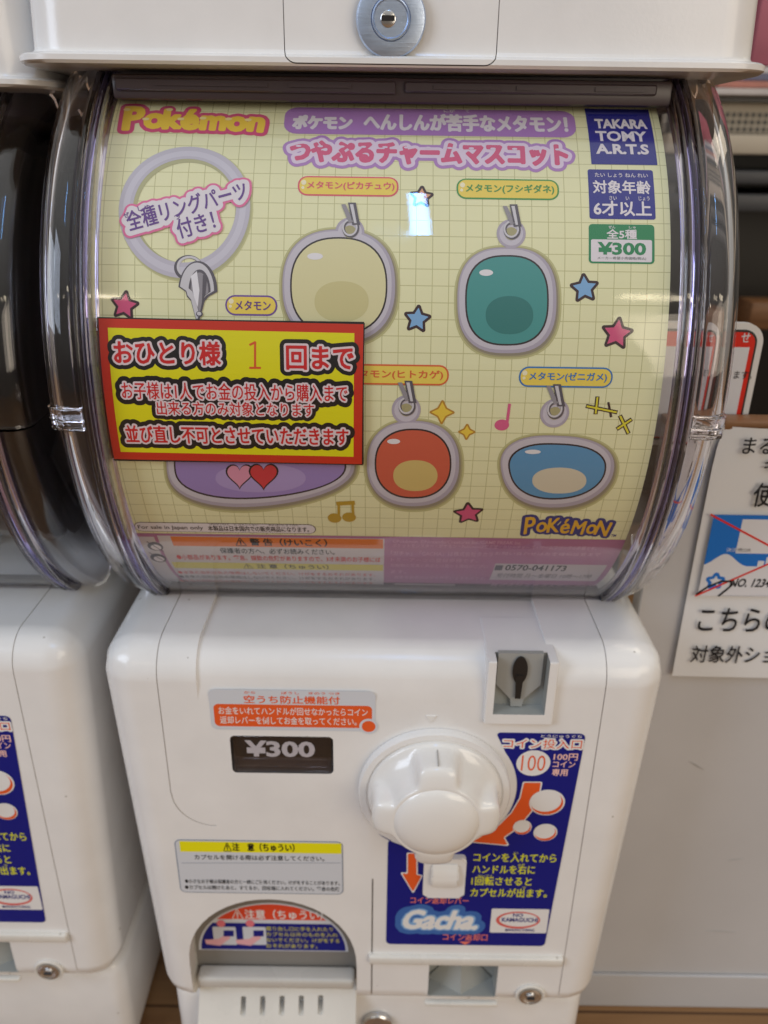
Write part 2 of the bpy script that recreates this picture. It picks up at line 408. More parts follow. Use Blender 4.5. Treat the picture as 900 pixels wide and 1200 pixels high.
class Print:
    """ink laid on a surface: shapes in surface metres (u, v), each layer a hair above the one below"""
    STEP = 0.00007
    def __init__(self, kind):
        self.kind = kind; self.v = []; self.f = []; self.m = []; self.mats = []
        self.lift = 0.0
    # --- where a photo pixel lies on this surface
    def uv(self, px, py):
        k = self.kind
        if k[0] == 'barrel': return on_barrel(px, py, k[1])
        return on_plane(px, py, k[1])
    def bb(self, l, t, r, b):
        cx, cy = (l + r) / 2, (t + b) / 2
        ul, ur = self.uv(l, cy)[0], self.uv(r, cy)[0]; vt, vb = self.uv(cx, t)[1], self.uv(cx, b)[1]
        return (ul + ur) / 2, (vt + vb) / 2, ur - ul, vt - vb
    def to3(self, u, v, d):
        k = self.kind
        if k[0] == 'barrel':
            a = v / k[1]; R = k[1] + d
            return (u, YC - R * math.cos(a), ZC + R * math.sin(a))
        return (u, k[1] - d, v)
    def mi(self, m):
        if m not in self.mats: self.mats.append(m)
        return self.mats.index(m)
    def add(self, V, T, m, layer):
        b = len(self.v); d = self.STEP * layer
        self.v += [(float(x), float(y), d) for x, y in V]
        i = self.mi(m)
        for t in T: self.f.append(tuple(b + q for q in t)); self.m.append(i)
    def loops(self, loops, m, layer):
        for outer, holes in nest([np.asarray(L, float) for L in loops]):
            al = [outer] + holes
            V = np.vstack(al)
            T = tessellate_polygon([[Vector((p[0], p[1], 0)) for p in L] for L in al])
            self.add(V, T, m, layer)
    def rect(self, l, t, r, b, m, layer, rad=0.0, rot=0.0, inset=0.0):
        cx, cy, w_, h_ = self.bb(l, t, r, b); w_ -= 2 * inset; h_ -= 2 * inset
        if rad <= 0: P = [(cx - w_ / 2, cy - h_ / 2), (cx + w_ / 2, cy - h_ / 2), (cx + w_ / 2, cy + h_ / 2), (cx - w_ / 2, cy + h_ / 2)]
        else: P = rr_outline(cx, cy, w_, h_, max(rad - inset, 0.0002), 5)
        if rot:
            c, s = math.cos(rot), math.sin(rot); P = [(cx + (x - cx) * c - (y - cy) * s, cy + (x - cx) * s + (y - cy) * c) for x, y in P]
        self.loops([P], m, layer)
    def pix(self, pts, m, layer):
        self.loops([[self.uv(*p) for p in pts]], m, layer)
    def ell(self, cx, cy, rx, ry, m, layer, n=28, hole=None):
        c = self.bb(cx - rx, cy - ry, cx + rx, cy + ry)
        L = [[(c[0] + c[2] / 2 * math.cos(2 * math.pi * k / n), c[1] + c[3] / 2 * math.sin(2 * math.pi * k / n)) for k in range(n)]]
        if hole: L.append([(c[0] + hole * c[2] / 2 * math.cos(2 * math.pi * k / n), c[1] + hole * c[3] / 2 * math.sin(2 * math.pi * k / n)) for k in range(n)])
        self.loops(L, m, layer)
    def place(self, V, bbox, box_, rot, shear=0.0):
        x0, y0, x1, y1 = bbox; cx, cy, w_, h_ = box_
        X = (V[:, 0] - (x0 + x1) / 2) * w_ / max(x1 - x0, 1e-6); Y = (V[:, 1] - (y0 + y1) / 2) * h_ / max(y1 - y0, 1e-6)
        X = X + shear * Y
        c, s = math.cos(rot), math.sin(rot)
        return np.stack([cx + X * c - Y * s, cy + X * s + Y * c], 1)
    def text(self, s, l, t, r, b, m, layer, bold=0.015, rot=0.0, box_=None, shear=0.0):
        if bold > 0.012 and any(ord(ch) > 0x2000 for ch in s):
            return self.bubble(s, l, t, r, b, [(bold * 0.75, m)], layer, rot, box_, shear=shear, cell=0.028)
        V, T, S = text_mesh(s, bold)
        if not len(V): return
        bx = (V[:, 0].min(), V[:, 1].min(), V[:, 0].max(), V[:, 1].max())
        self.add(self.place(V, bx, box_ or self.bb(l, t, r, b), rot, shear), T, m, layer)
    def bubble(self, s, l, t, r, b, layers, layer, rot=0.0, box_=None, glyphs=None, shear=0.0, cell=0.022):
        """layers: (growth in letter heights, ink), widest first; the box holds the bare letters"""
        if glyphs:
            parts = []
            for ch, dx, dy, sc, ro in glyphs:
                S = text_mesh(ch)[2].copy(); P = S.reshape(-1, 2); c0 = (P.min(0) + P.max(0)) / 2
                P = (P - c0) * (np.array(sc) if isinstance(sc, tuple) else sc); ca, sa = math.cos(math.radians(ro)), math.sin(math.radians(ro))
                P = P @ np.array([[ca, sa], [-sa, ca]]) + np.array((dx, dy)); parts.append(P.reshape(-1, 4))
            S = np.vstack(parts)
        else: S = text_mesh(s)[2]
        P = S.reshape(-1, 2); bx = (P[:, 0].min(), P[:, 1].min(), P[:, 0].max(), P[:, 1].max())
        H = bx[3] - bx[1]; bo = box_ or self.bb(l, t, r, b)
        # work in true proportions so outlines are even
        Q = self.place(P, bx, (0, 0, bo[2], bo[3]), 0.0) / bo[3]
        g = max(max(a for a, _ in layers), 0.01)
        fl = field(Q.reshape(-1, 4), cell, g + 0.02)
        c, sn = math.cos(rot), math.sin(rot)
        for n, (gr, m) in enumerate(layers):
            out = []
            for L in contours(fl, gr, cell * 0.18):
                X, Y = L[:, 0] * bo[3], L[:, 1] * bo[3]; X = X + shear * Y
                out.append(np.stack([bo[0] + X * c - Y * sn, bo[1] + X * sn + Y * c], 1))
            if out: self.loops(out, m, layer + n)
    def line(self, pts, wid, m, layer, pixels=True):
        P = [Vector(self.uv(*p)) if pixels else Vector(p) for p in pts]
        for k, (a, b) in enumerate(zip(P, P[1:])):
            d = (b - a).normalized(); nrm = Vector((-d.y, d.x)) * wid / 2; a2 = a - d * wid * 0.3; b2 = b + d * wid * 0.3
            self.loops([[tuple(a2 + nrm), tuple(b2 + nrm), tuple(b2 - nrm), tuple(a2 - nrm)]], m, layer + 0.2 * (k % 2))
    def star(self, cx, cy, r, m, edge, layer, rot=0.1, points=5, inner=0.5, rim=0.0011):
        c = self.bb(cx - r, cy - r, cx + r, cy + r); R = c[2] / 2
        P = [(c[0] + (R if k % 2 == 0 else R * inner) * math.sin(rot + math.pi * k / points), c[1] + (R if k % 2 == 0 else R * inner) * math.cos(rot + math.pi * k / points)) for k in range(2 * points)]
        S = np.array([[*P[k], *P[(k + 1) % len(P)]] for k in range(len(P))])
        fl = field(S / R, 0.04, rim / R + 0.05)
        for gr, mm, q in ((rim / R, edge, 0), (-0.02, m, 1)):
            L = [l_ * R for l_ in contours(fl, gr, 0.006)]
            if L: self.loops(L, mm, layer + q)
    def build(self, name, parent=None, origin=None):
        bm = bmesh.new(); vs = [bm.verts.new(p) for p in self.v]
        for f, i in zip(self.f, self.m):
            try: bm.faces.new([vs[q] for q in f]).material_index = i
            except ValueError: pass
        if self.kind[0] == 'barrel' and vs:
            ys = [p[1] for p in self.v]; st = 0.006; k = math.floor(min(ys) / st) + 1
            while k * st < max(ys):
                big = [f for f in bm.faces if min(v.co.y for v in f.verts) < k * st - 0.0004 and max(v.co.y for v in f.verts) > k * st + 0.0004 and
                       max(v.co.y for v in f.verts) - min(v.co.y for v in f.verts) > 0.004]
                if big:
                    ge = list({e for f in big for e in f.edges} | {v for f in big for v in f.verts}) + big
                    bmesh.ops.bisect_plane(bm, geom=ge, plane_co=(0, k * st, 0), plane_no=(0, 1, 0), dist=1e-7)
                k += 1
        for f in bm.faces:
            f.normal_update()
            if f.normal.z < 0: f.normal_flip()
        for v in bm.verts: v.co = self.to3(v.co.x, v.co.y, v.co.z)
        return from_bm(name, bm, self.mats, parent, origin, recalc=False)

# ------------------------------------------------------------------ the setting
FZ = -CZ                                        # floor, relative to the eye
def wood(name, c1, c2, scale, planks):
    m = bpy.data.materials.new(name); m.use_nodes = True; nt = m.node_tree; p = nt.nodes['Principled BSDF']
    tc = nt.nodes.new('ShaderNodeTexCoord'); mp = nt.nodes.new('ShaderNodeMapping'); mp.inputs['Scale'].default_value = scale
    n = nt.nodes.new('ShaderNodeTexNoise'); n.inputs['Scale'].default_value = 1; n.inputs['Detail'].default_value = 8; n.inputs['Distortion'].default_value = 0.6
    nt.links.new(tc.outputs['Object'], mp.inputs[0]); nt.links.new(mp.outputs[0], n.inputs['Vector'])
    rp = nt.nodes.new('ShaderNodeValToRGB'); rp.color_ramp.elements[0].position = 0.32; rp.color_ramp.elements[1].position = 0.68
    rp.color_ramp.elements[0].color = (*c1, 1); rp.color_ramp.elements[1].color = (*c2, 1)
    nt.links.new(n.outputs['Fac'], rp.inputs['Fac']); src = rp.outputs['Color']
    if planks:
        br = nt.nodes.new('ShaderNodeTexBrick'); br.inputs['Scale'].default_value = 1.0; br.inputs['Brick Width'].default_value = 0.9; br.inputs['Row Height'].default_value = 0.09
        br.inputs['Mortar Size'].default_value = 0.0012; br.inputs['Color1'].default_value = (1, 1, 1, 1); br.inputs['Color2'].default_value = (0.78, 0.75, 0.72, 1); br.inputs['Mortar'].default_value = (0.25, 0.2, 0.16, 1)
        nt.links.new(tc.outputs['Object'], br.inputs['Vector'])
        mx = nt.nodes.new('ShaderNodeMix'); mx.data_type = 'RGBA'; mx.blend_type = 'MULTIPLY'; mx.inputs[0].default_value = 1
        nt.links.new(src, mx.inputs[6]); nt.links.new(br.outputs['Color'], mx.inputs[7]); src = mx.outputs[2]
    nt.links.new(src, p.inputs['Base Color']); p.inputs['Roughness'].default_value = 0.38
    MATS[name] = m
    return m
FLOORW = wood('floor_planks', (0.23, 0.115, 0.045), (0.36, 0.20, 0.085), (3, 45, 10), True)
COUNTERW = wood('counter_wood', (0.16, 0.07, 0.028), (0.27, 0.13, 0.055), (5, 40, 120), False)
bm = bmesh.new(); vs = [bm.verts.new(p) for p in ((-4, -3, FZ), (4, -3, FZ), (4, 4, FZ), (-4, 4, FZ))]; bm.faces.new(vs)
tag(from_bm('floor', bm, FLOORW, origin=(0, 0, 0)), kind='structure')
tag(box('back_wall', -4, 4, 2.6, 2.7, FZ, 2.2, mat('wall_paint', (0.42, 0.36, 0.28), 0.8, linear=True, mottle=0.1, bscale=20), origin=(0, 2.6, 0)), kind='structure')

# ------------------------------------------------------------------ the capsule machine
FH = 0.3755                                     # front face of the lower cabinet
TOPZ = -0.257                                   # its top ledge
BOTZ = -0.5590
MX = 0.001
base_loc = Vector((MX, 0.55, 0))
machine = empty('capsule_machine', base_loc)
tag(machine, 'white capsule toy machine with yellow poster behind its clear barrel window and scalloped turning knob', 'toy machine', 'capsule machines side by side')

# lower cabinet
def drape(co):
    t = (TOPZ - co.z) / (TOPZ - BOTZ)
    s = 1 - 0.068 * t
    return Vector(((co.x - MX) * s + MX, co.y, co.z))
bm = bmesh.new()
bm_box(bm, MX - 0.1655, MX + 0.1655, FH, 0.72, BOTZ, TOPZ, 0, taper=drape)
bm.edges.ensure_lookup_table()
sel = [e for e in bm.edges if all(v.co.y < 0.5 for v in e.verts) or abs(e.verts[0].co.z - e.verts[1].co.z) < 0.001 and all(v.co.z > TOPZ - 0.01 for v in e.verts) or abs(e.verts[0].co.y - e.verts[1].co.y) > 0.1]
bmesh.ops.bevel(bm, geom=sel, offset=0.021, segments=8, affect='EDGES', profile=0.5, clamp_overlap=True)
cabinet = from_bm('cabinet', bm, WHITE, machine, smooth=40)
RB = 0.021
def prof(inset, z_end, y_end=0.46, n=10):        # the cabinet's front profile, set in by inset
    P = [(y_end, TOPZ - inset)]
    for k in range(n + 1):
        a = math.radians(90 * k / n)
        P.append((FH + RB - (RB - inset) * math.sin(a), TOPZ - RB + (RB - inset) * math.cos(a)))
    P.append((FH + inset, z_end))
    return P
cuts = []
def groove_x(xc, z_end, wid=0.0006, depth=0.0007):
    b = bmesh.new(); bm_prism_x(b, prof(-0.002, z_end) + prof(depth, z_end)[::-1], xc - wid / 2, xc + wid / 2); return b
CRL = on_plane(184, 800, FH)[0]; CRR = on_plane(711, 800, FH)[0]
z_l = on_plane(195, 930, FH)[1]
GROOVE = mat('groove_plastic', (0.62, 0.60, 0.57), 0.4, linear=True)
cuts.append((groove_x(CRL, z_l), GROOVE)); cuts.append((groove_x(CRR, -0.550), GROOVE))
q = bmesh.new(); P = []; rq = 0.026                # the left groove curls in under the price plate
for k in range(13):
    a = math.radians(180 + 90 * k / 12); P.append((CRL + rq + rq * math.cos(a), z_l + rq * math.sin(a)))
P2 = [(CRL + rq + (x - CRL - rq) * (1 - 0.0007 / rq), z_l + (z - z_l) * (1 - 0.0007 / rq)) for x, z in P]
bm_prism(q, P + P2[::-1], FH - 0.01, FH + 0.0006); cuts.append((q, GROOVE))
# shallow centre saddle over the rounded top edge
zf = on_plane(300, 822, FH)[1]
SX0, SX1 = on_plane(229, 790, FH)[0], on_plane(643, 790, FH)[0]
q = bmesh.new()
inn = prof(0.0016, TOPZ - RB - 0.004); inn[-1] = (FH - 0.0001, zf)
bm_prism_x(q, prof(-0.003, zf) + inn[::-1], SX0, SX1); cuts.append((q, WHITE))
# vertical groove beside the outlet
gx = on_plane(436, 1100, FH)[0]
q = bmesh.new(); bm_box(q, gx - 0.0005, gx + 0.0005, FH - 0.01, FH + 0.0015, -0.56, on_plane(436, 1030, FH)[1]); cuts.append((q, SHADEP))
# clearance behind the coin slot housing
q = bmesh.new(); a_ = on_plane(583, 772, FH - 0.0035); b_ = on_plane(638, 838, FH - 0.0035); bm_box(q, a_[0] - 0.0006, b_[0] + 0.0006, FH - 0.02, FH + 0.012, b_[1] - 0.0006, a_[1] + 0.0006); cuts.append((q, GREYP))
# price plate recess
px0, pz1 = on_plane(269, 862, FH); px1, pz0 = on_plane(391, 907, FH)
q = bmesh.new(); bm_prism(q, rr_outline((px0 + px1) / 2, (pz0 + pz1) / 2, px1 - px0, pz1 - pz0, 0.003), FH - 0.01, FH + 0.006); cuts.append((q, mat('price_recess_plastic', (0.10, 0.09, 0.085), 0.3, linear=True)))
# outlet arch
ax0, _ = on_plane(221, 1120, FH); ax1, _ = on_plane(418, 1120, FH); azt = on_plane(322, 1054, FH)[1]; azs = on_plane(322, 1132, FH)[1]
acx, ahw = (ax0 + ax1) / 2, (ax1 - ax0) / 2
arch = [(acx + ahw * math.cos(math.radians(k * 7.5)), azs + (azt - azs) * math.sin(math.radians(k * 7.5)) ** 0.9) for k in range(25)]
arch = [(acx + ahw, -0.60)] + arch + [(acx - ahw, -0.60)]
q = bmesh.new(); bm_prism(q, arch, FH - 0.03, FH + 0.05); cuts.append((q, CREAM))
# coin slot housing sits here
csx0, csz1 = on_plane(574, 742, FH); csx1, csz0 = on_plane(646, 846, FH)
# coin return recess
crx0, crz1 = on_plane(503, 1131, FH); crx1, crz0 = on_plane(580, 1172, FH)
q = bmesh.new(); bm_box(q, crx0, crx1, FH - 0.01, FH + 0.018, crz0, crz1); cuts.append((q, GREYP))
boolean_cut(cabinet, cuts)
# floor-side plinth under the cabinet
box('plinth', MX - 0.152, MX + 0.152, 0.39, 0.72, FZ + 0.0095, BOTZ + 0.0005, WHITE, machine, 0.012, 5)
for fx in (-0.12, 0.12):
    for fy in (0.43, 0.68):
        bm = bmesh.new()
        r_ = [[bm.verts.new((MX + fx + 0.014 * math.cos(k * math.pi / 8), fy + 0.014 * math.sin(k * math.pi / 8), z)) for k in range(16)] for z in (FZ, FZ + 0.0095)]
        for k in range(16): bm.faces.new((r_[0][k], r_[0][(k + 1) % 16], r_[1][(k + 1) % 16], r_[1][k]))
        bm.faces.new(r_[0][::-1]); bm.faces.new(r_[1]); from_bm('foot', bm, BLACK, machine)
bx, bz = on_plane(442, 1196, 0.39)
bm = bmesh.new(); bm_lathe(bm, bx, bz, [(0, 0.011, 0), (0.003, 0.011, 0), (0.004, 0.010, 0), (0.004, 0, 0)], 0.3895, 32)
from_bm('plinth_lock', bm, STEEL, machine, smooth=40)

# step that caps the coin return section
lx0, lz1 = on_plane(432, 1113, FH); lx1, lz0 = on_plane(662, 1131, FH)
box('ledge', lx0, CRR - 0.0008, FH - 0.0035, FH + 0.002, lz0 + 0.002, lz1 - 0.003, CREAM, machine, 0.0016, 3)
# wedge facets inside the coin return
bm = bmesh.new(); mx_ = (crx0 + crx1) / 2
def tri(pts): bm.faces.new([bm.verts.new(p) for p in pts])
tri([(crx0 + .0005, FH + 0.017, crz0), (mx_, FH + 0.017, crz1 - 0.003), (crx1 - .0005, FH + 0.017, crz0)])
tri([(crx0 + .0005, FH + 0.017, crz0), (mx_, FH + 0.017, crz1 - 0.003), (mx_, FH + 0.004, crz0)])
tri([(crx1 - .0005, FH + 0.017, crz0), (mx_, FH + 0.017, crz1 - 0.003), (mx_, FH + 0.004, crz0)])
from_bm('coin_return_chute', bm, GREYP, machine)
box('coin_return_lip', crx0 - 0.002, crx1 + 0.002, FH - 0.003, FH + 0.001, crz0 - 0.004, crz0 - 0.0003, CREAM, machine, 0.0012, 2)
# lower front lock
kx, kz = on_plane(621, 1165, FH)
bm = bmesh.new(); bm_lathe(bm, kx, kz, [(0, 0.0105, 0), (0.0012, 0.0105, 0), (0.0018, 0.0095, 0), (0.0012, 0.0085, 0), (0.0012, 0, 0)], FH - 0.0002, 32)
lk = from_bm('front_lock', bm, CREAM, machine, smooth=40)
bm = bmesh.new(); bm_lathe(bm, kx, kz, [(0, 0.0078, 0), (0.0008, 0.0078, 0), (0.0014, 0.006, 0), (0.0003, 0.0045, 0), (0.0003, 0, 0)], FH - 0.0016, 32)
bm_lathe(bm, kx, kz, [(0, 0.0036, 0), (0.0014, 0.003, 0), (0.0014, 0, 0)], FH - 0.0018, 16)
from_bm('lock_barrel', bm, STEEL, lk, smooth=40)
bm = bmesh.new(); bm_box(bm, kx - 0.0026, kx + 0.0026, FH - 0.0040, FH - 0.0030, kz - 0.0006, kz + 0.0006)
from_bm('keyhole', bm, BLACK, lk)

# coin slot housing
bm = bmesh.new()
bm_box(bm, csx0, csx1, FH - 0.0035, FH + 0.045, csz0, TOPZ - 0.001, 0.0012, 2)
slot = from_bm('coin_slot', bm, WHITE, machine, smooth=40)
ix0, iz1 = on_plane(583, 772, FH - 0.0035); ix1, iz0 = on_plane(638, 838, FH - 0.0035)
q = bmesh.new(); bm_box(q, ix0, ix1, FH - 0.02, FH + 0.0065, iz0, iz1)
boolean_cut(slot, [(q, GREYP)])
icx = (ix0 + ix1) / 2 - 0.0005; ih = iz1 - iz0; iw = ix1 - ix0
bm = bmesh.new()
yb = FH + 0.0062
bm_prism(bm, [(icx - 0.0032, iz0 + 0.0008), (icx + 0.0032, iz0 + 0.0008), (icx + 0.0040, iz0 + ih * 0.16), (icx + iw * 0.43, iz0 + ih * 0.42), (icx + iw * 0.43, iz1 - 0.0008), (icx - iw * 0.43, iz1 - 0.0008), (icx - iw * 0.43, iz0 + ih * 0.42), (icx - 0.0040, iz0 + ih * 0.16)], yb - 0.003, yb)
from_bm('coin_guide', bm, mat('pale_grey_plastic', (0.33, 0.335, 0.32), 0.35, linear=True), slot)
bm = bmesh.new()
E_ = [(icx + 0.0043 * math.cos(a), iz0 + ih * 0.70 + 0.0092 * math.sin(a)) for a in [2 * math.pi * k / 24 for k in range(24)]]
bm_prism(bm, E_, yb - 0.0045, yb - 0.0035)
bm_prism(bm, [(icx - 0.0016, iz0 + ih * 0.2), (icx + 0.0016, iz0 + ih * 0.2), (icx + 0.0022, iz0 + ih * 0.62), (icx - 0.0022, iz0 + ih * 0.62)], yb - 0.0050, yb - 0.0046)
from_bm('slot_opening', bm, BLACK, slot)

# price plate
bm = bmesh.new(); bm_box(bm, px0 + 0.002, px1 - 0.001, FH + 0.0026, FH + 0.0055, pz0 + 0.0105, pz1 - 0.001)
card = from_bm('price_card', bm, BLACK, machine)
pp = Print(('plane', FH + 0.0025)); pp.text('¥300', 287, 868, 369, 887, ink('price_white', 244, 244, 244), 1, 0.035)
pp.build('price_digits', card)
bm = bmesh.new(); bm_box(bm, px0 + 0.0012, px1 - 0.0012, FH + 0.0004, FH + 0.0012, pz0 + 0.0008, pz1 - 0.0008, 0.0003, 1)
bm_box(bm, px0 + 0.0035, px1 - 0.0035, FH + 0.0020, FH + 0.0042, pz0 + 0.0015, pz0 + 0.0095, 0.0005, 1)
from_bm('price_cover', bm, SIDESH, machine, smooth=40)

# turning knob
KS = 0.955
rkx = on_plane(508.5, 925, FH)[0]; rkz = on_plane(511, 853, FH)[1] - 0.0462
bm = bmesh.new(); bm_lathe(bm, rkx, rkz, [(0, 0.0462, 0), (0.0036, 0.0462, 0), (0.0050, 0.0452, 0), (0.0050, 0.0418, 0), (0.0040, 0.0410, 0), (0.0040, 0, 0)], FH - 0.0003, 72)
ring = from_bm('knob_ring', bm, WHITE, machine, smooth=40)
lobe = lambda a: math.tanh(3.0 * (math.cos(4 * (a - math.pi / 2)) - 0.1)) / math.tanh(3.0)
bm = bmesh.new()
bm_lathe(bm, rkx, rkz, [(t_, r_ * KS, m_ * KS) for t_, r_, m_ in ((0.003, 0.0422, 0), (0.0058, 0.0422, 0), (0.0068, 0.0416, 0), (0.0072, 0.0408, .0002), (0.0082, 0.0396, .0008), (0.0110, 0.0376, .0022), (0.0150, 0.0362, .0034), (0.0190, 0.0352, .0042), (0.0220, 0.0346, .0047),
   (0.0236, 0.0341, .0048), (0.0250, 0.0330, .0044), (0.0262, 0.0312, .0030), (0.0271, 0.0292, .0012), (0.0276, 0.0276, .0002), (0.0277, 0.0264, 0), (0.0276, 0.0258, 0), (0.0285, 0.0250, 0), (0.0300, 0.0226, 0), (0.0316, 0.0178, 0), (0.0326, 0.0118, 0), (0.0331, 0.0054, 0), (0.0332, 0, 0))], FH, 144, rfun=lobe)
knob = from_bm('turning_knob', bm, KNOBW, machine, smooth=42)
bm = bmesh.new()                                # moulded mark and line on the top lobe
bm_box(bm, rkx - 0.0004, rkx + 0.0004, FH - 0.0225, FH - 0.0085, rkz + 0.0360, rkz + 0.0383)
from_bm('knob_mark', bm, SHADEP, knob)
tx, tz = on_plane(505, 842, FH)
bm = bmesh.new(); bm_prism(bm, [(tx - 0.003, tz + 0.0022), (tx, tz - 0.0025), (tx + 0.003, tz + 0.0022)], FH - 0.0007, FH + 0.001)
from_bm('arrow_mark', bm, KNOBW, machine)

# coin return lever
bx0, bz1 = on_plane(497, 1000, FH); bx1, bz0 = on_plane(543, 1046, FH)
bm = bmesh.new(); bm_prism(bm, rr_outline((bx0 + bx1) / 2, (bz0 + bz1) / 2, bx1 - bx0, bz1 - bz0, 0.003), FH - 0.0045, FH + 0.001)
bmesh.ops.bevel(bm, geom=[e for e in bm.edges if all(v.co.y < FH - 0.004 for v in e.verts)], offset=0.0012, segments=2, affect='EDGES')
lev = from_bm('return_lever', bm, WHITE, machine, smooth=40)
lcx = (bx0 + bx1) / 2; lcz = (bz0 + bz1) / 2 + 0.0035
bm = bmesh.new(); bm_prism_x(bm, [(FH - 0.0044, lcz + 0.0105), (FH - 0.0066, lcz + 0.008), (FH - 0.0076, lcz), (FH - 0.0082, lcz - 0.006), (FH - 0.0070, lcz - 0.0085), (FH - 0.0044, lcz - 0.0095)], lcx - 0.0088, lcx + 0.0088)
bmesh.ops.bevel(bm, geom=bm.edges[:], offset=0.001, segments=2, affect='EDGES')
from_bm('lever_tab', bm, KNOBW, lev, smooth=50)

# outlet
tilt = FH + 0.017
box('outlet_door', acx - ahw - 0.004, acx + ahw + 0.004, tilt, tilt + 0.004, on_plane(322, 1160, tilt)[1] - 0.02, azt + 0.004, mat('outlet_door_plastic', (0.22, 0.205, 0.185), 0.35, linear=True, mottle=0.1), machine)
lipz = on_plane(320, 1141, FH + 0.012)[1]
box('outlet_flap', acx - ahw + 0.002, acx + ahw - 0.002, FH + 0.004, tilt - 0.0004, lipz - 0.006, lipz + 0.004, mat('flap_plastic', (0.56, 0.535, 0.49), 0.25, linear=True, mottle=0.08), machine, 0.0028, 4)
rz = lipz - 0.007
bm = bmesh.new()
bm_prism_x(bm, [(FH + 0.030, rz), (FH + 0.018, rz - 0.002), (FH - 0.002, rz - 0.032), (FH - 0.004, rz - 0.038), (FH - 0.004, -0.62), (FH + 0.03, -0.62)], acx - ahw + 0.0008, acx + ahw - 0.0008)
ramp = from_bm('outlet_ramp', bm, CREAM, machine)
cc = []
for k in range(5):
    sx, sz = on_plane(285 + 22.6 * k, 1179, FH + 0.006)
    q = bmesh.new(); bm_box(q, sx - 0.0019, sx + 0.0019, FH - 0.02, FH + 0.04, sz - 0.0055, sz + 0.0055, 0.0008, 2); cc.append((q, CREAM))
boolean_cut(ramp, cc)

# ------------------------------------------------------------------ printed labels stuck on the cabinet
def stk(): return Print(('plane', FH - 0.0002))
W_ = ink('white', 226, 224, 222); ORG = ink('orange', 226, 92, 40); NAVY = ink('navy', 18, 24, 122); YEL = ink('yellow', 232, 224, 20)
BLK = ink('black', 18, 17, 18); LIL = ink('pale_lilac_grey', 205, 208, 214); RED = ink('red', 214, 40, 24); GRY = ink('mid_grey', 150, 155, 165)
# orange notice over the price plate
s = stk(); s.rect(246, 809, 440, 856, LIL, 0.5, 0.004)
s.text('空うち防止機能付', 286, 815.5, 398, 824.5, ORG, 2, 0.03)
s.text('から　　　　ぼうし　 きのう つき', 286, 810.5, 398, 813.5, ORG, 2, 0.02)
s.rect(251, 826, 436, 852, ORG, 1, 0.003)
s.text('お金をいれてハンドルが回せなかったらコイン', 256, 829, 431, 838, W_, 2, 0.01)
s.text('返却レバーを倒してお金を取ってください。', 258, 840, 418, 849, W_, 2, 0.01)
s.ell(432, 851, 11, 9, LIL, 3); s.ell(432, 851, 8, 6.5, ORG, 4); s.build('anti_misfire_label', machine)
# yellow headed caution label
s = stk(); s.rect(208, 985, 402, 1047, ink('label_edge', 120, 132, 150), 0.5, 0.004); s.rect(208, 985, 402, 1047, LIL, 1, 0.004, inset=0.0006); s.rect(211, 987, 400, 999, YEL, 2)
s.text('⚠注　意（ちゅうい）', 262, 988, 345, 998, BLK, 3, 0.03)
s.text('カプセルを開ける際は必ず注意してください。', 228, 1002, 380, 1008, BLK, 3, 0.01)
s.line([(213, 1011), (399, 1011)], 0.0004, GRY, 3)
s.text('●小さなお子様は保護者の方と一緒にご使用ください。けがをすることがあります。', 217, 1031, 398, 1036, BLK, 3, 0.01)
s.text('●カプセルは開けたあと、すてるか、回収箱に入れてください。窒息の危険', 217, 1038, 398, 1043, BLK, 3, 0.01)
s.build('caution_label', machine)
# half-moon label on the outlet door
s = Print(('plane', tilt - 0.0003))
ou = s.bb(230, 1058, 408, 1114)
hm = [(ou[0] + ou[2] / 2 * math.cos(math.radians(k * 6)), ou[1] - ou[3] / 2 + ou[3] * math.sin(math.radians(k * 6))) for k in range(31)]
s.loops([hm], LIL, 0.5)
hm2 = [(ou[0] + (x - ou[0]) * 0.965, ou[1] - ou[3] / 2 + 0.0008 + (y - ou[1] + ou[3] / 2) * 0.955) for x, y in hm]
zc_ = s.uv(320, 1082)[1]
up = [p for p in hm2 if p[1] >= zc_]; lo = [p for p in hm2 if p[1] < zc_]
s.loops([up], ink('vermilion', 222, 74, 44), 1); nlo = [p for p in hm2 if p[0] > ou[0] and p[1] < zc_] + [(up[0][0], zc_ - 0.00005), (up[-1][0], zc_ - 0.00005)] + [p for p in hm2 if p[0] <= ou[0] and p[1] < zc_]
s.loops([nlo], NAVY, 1)
s.text('⚠注意（ちゅうい）', 272, 1066, 378, 1078, W_, 2, 0.02)
for k in range(2):
    s.rect(250 + 35 * k, 1086, 277 + 35 * k, 1107, LIL, 2, 0.001); s.ell(259 + 34 * k, 1082, 5, 4, ink('pink', 226, 120, 130), 3)
    s.pix([(240 + 36 * k, 1101), (256 + 36 * k, 1100), (268 + 36 * k, 1093), (270 + 36 * k, 1099), (258 + 36 * k, 1108), (242 + 36 * k, 1106)], ink('pale_pink', 226, 170, 175), 3)
    s.pix([(262 + 35 * k, 1090), (274 + 35 * k, 1090), (274 + 35 * k, 1097), (262 + 35 * k, 1097)], NAVY, 3.5)
for k, t_ in enumerate(('取り出し口に手を入れたり', 'カプセル以外のものを入れ', 'ないでください。けがをする', 'おそれがあります。')):
    s.text(t_, 312, 1086 + 6.6 * k, 312 + (78, 84, 86, 60)[k], 1091 + 6.6 * k, ink('dull_yellow', 205, 200, 70), 2, 0.01)
s.build('outlet_label', machine)
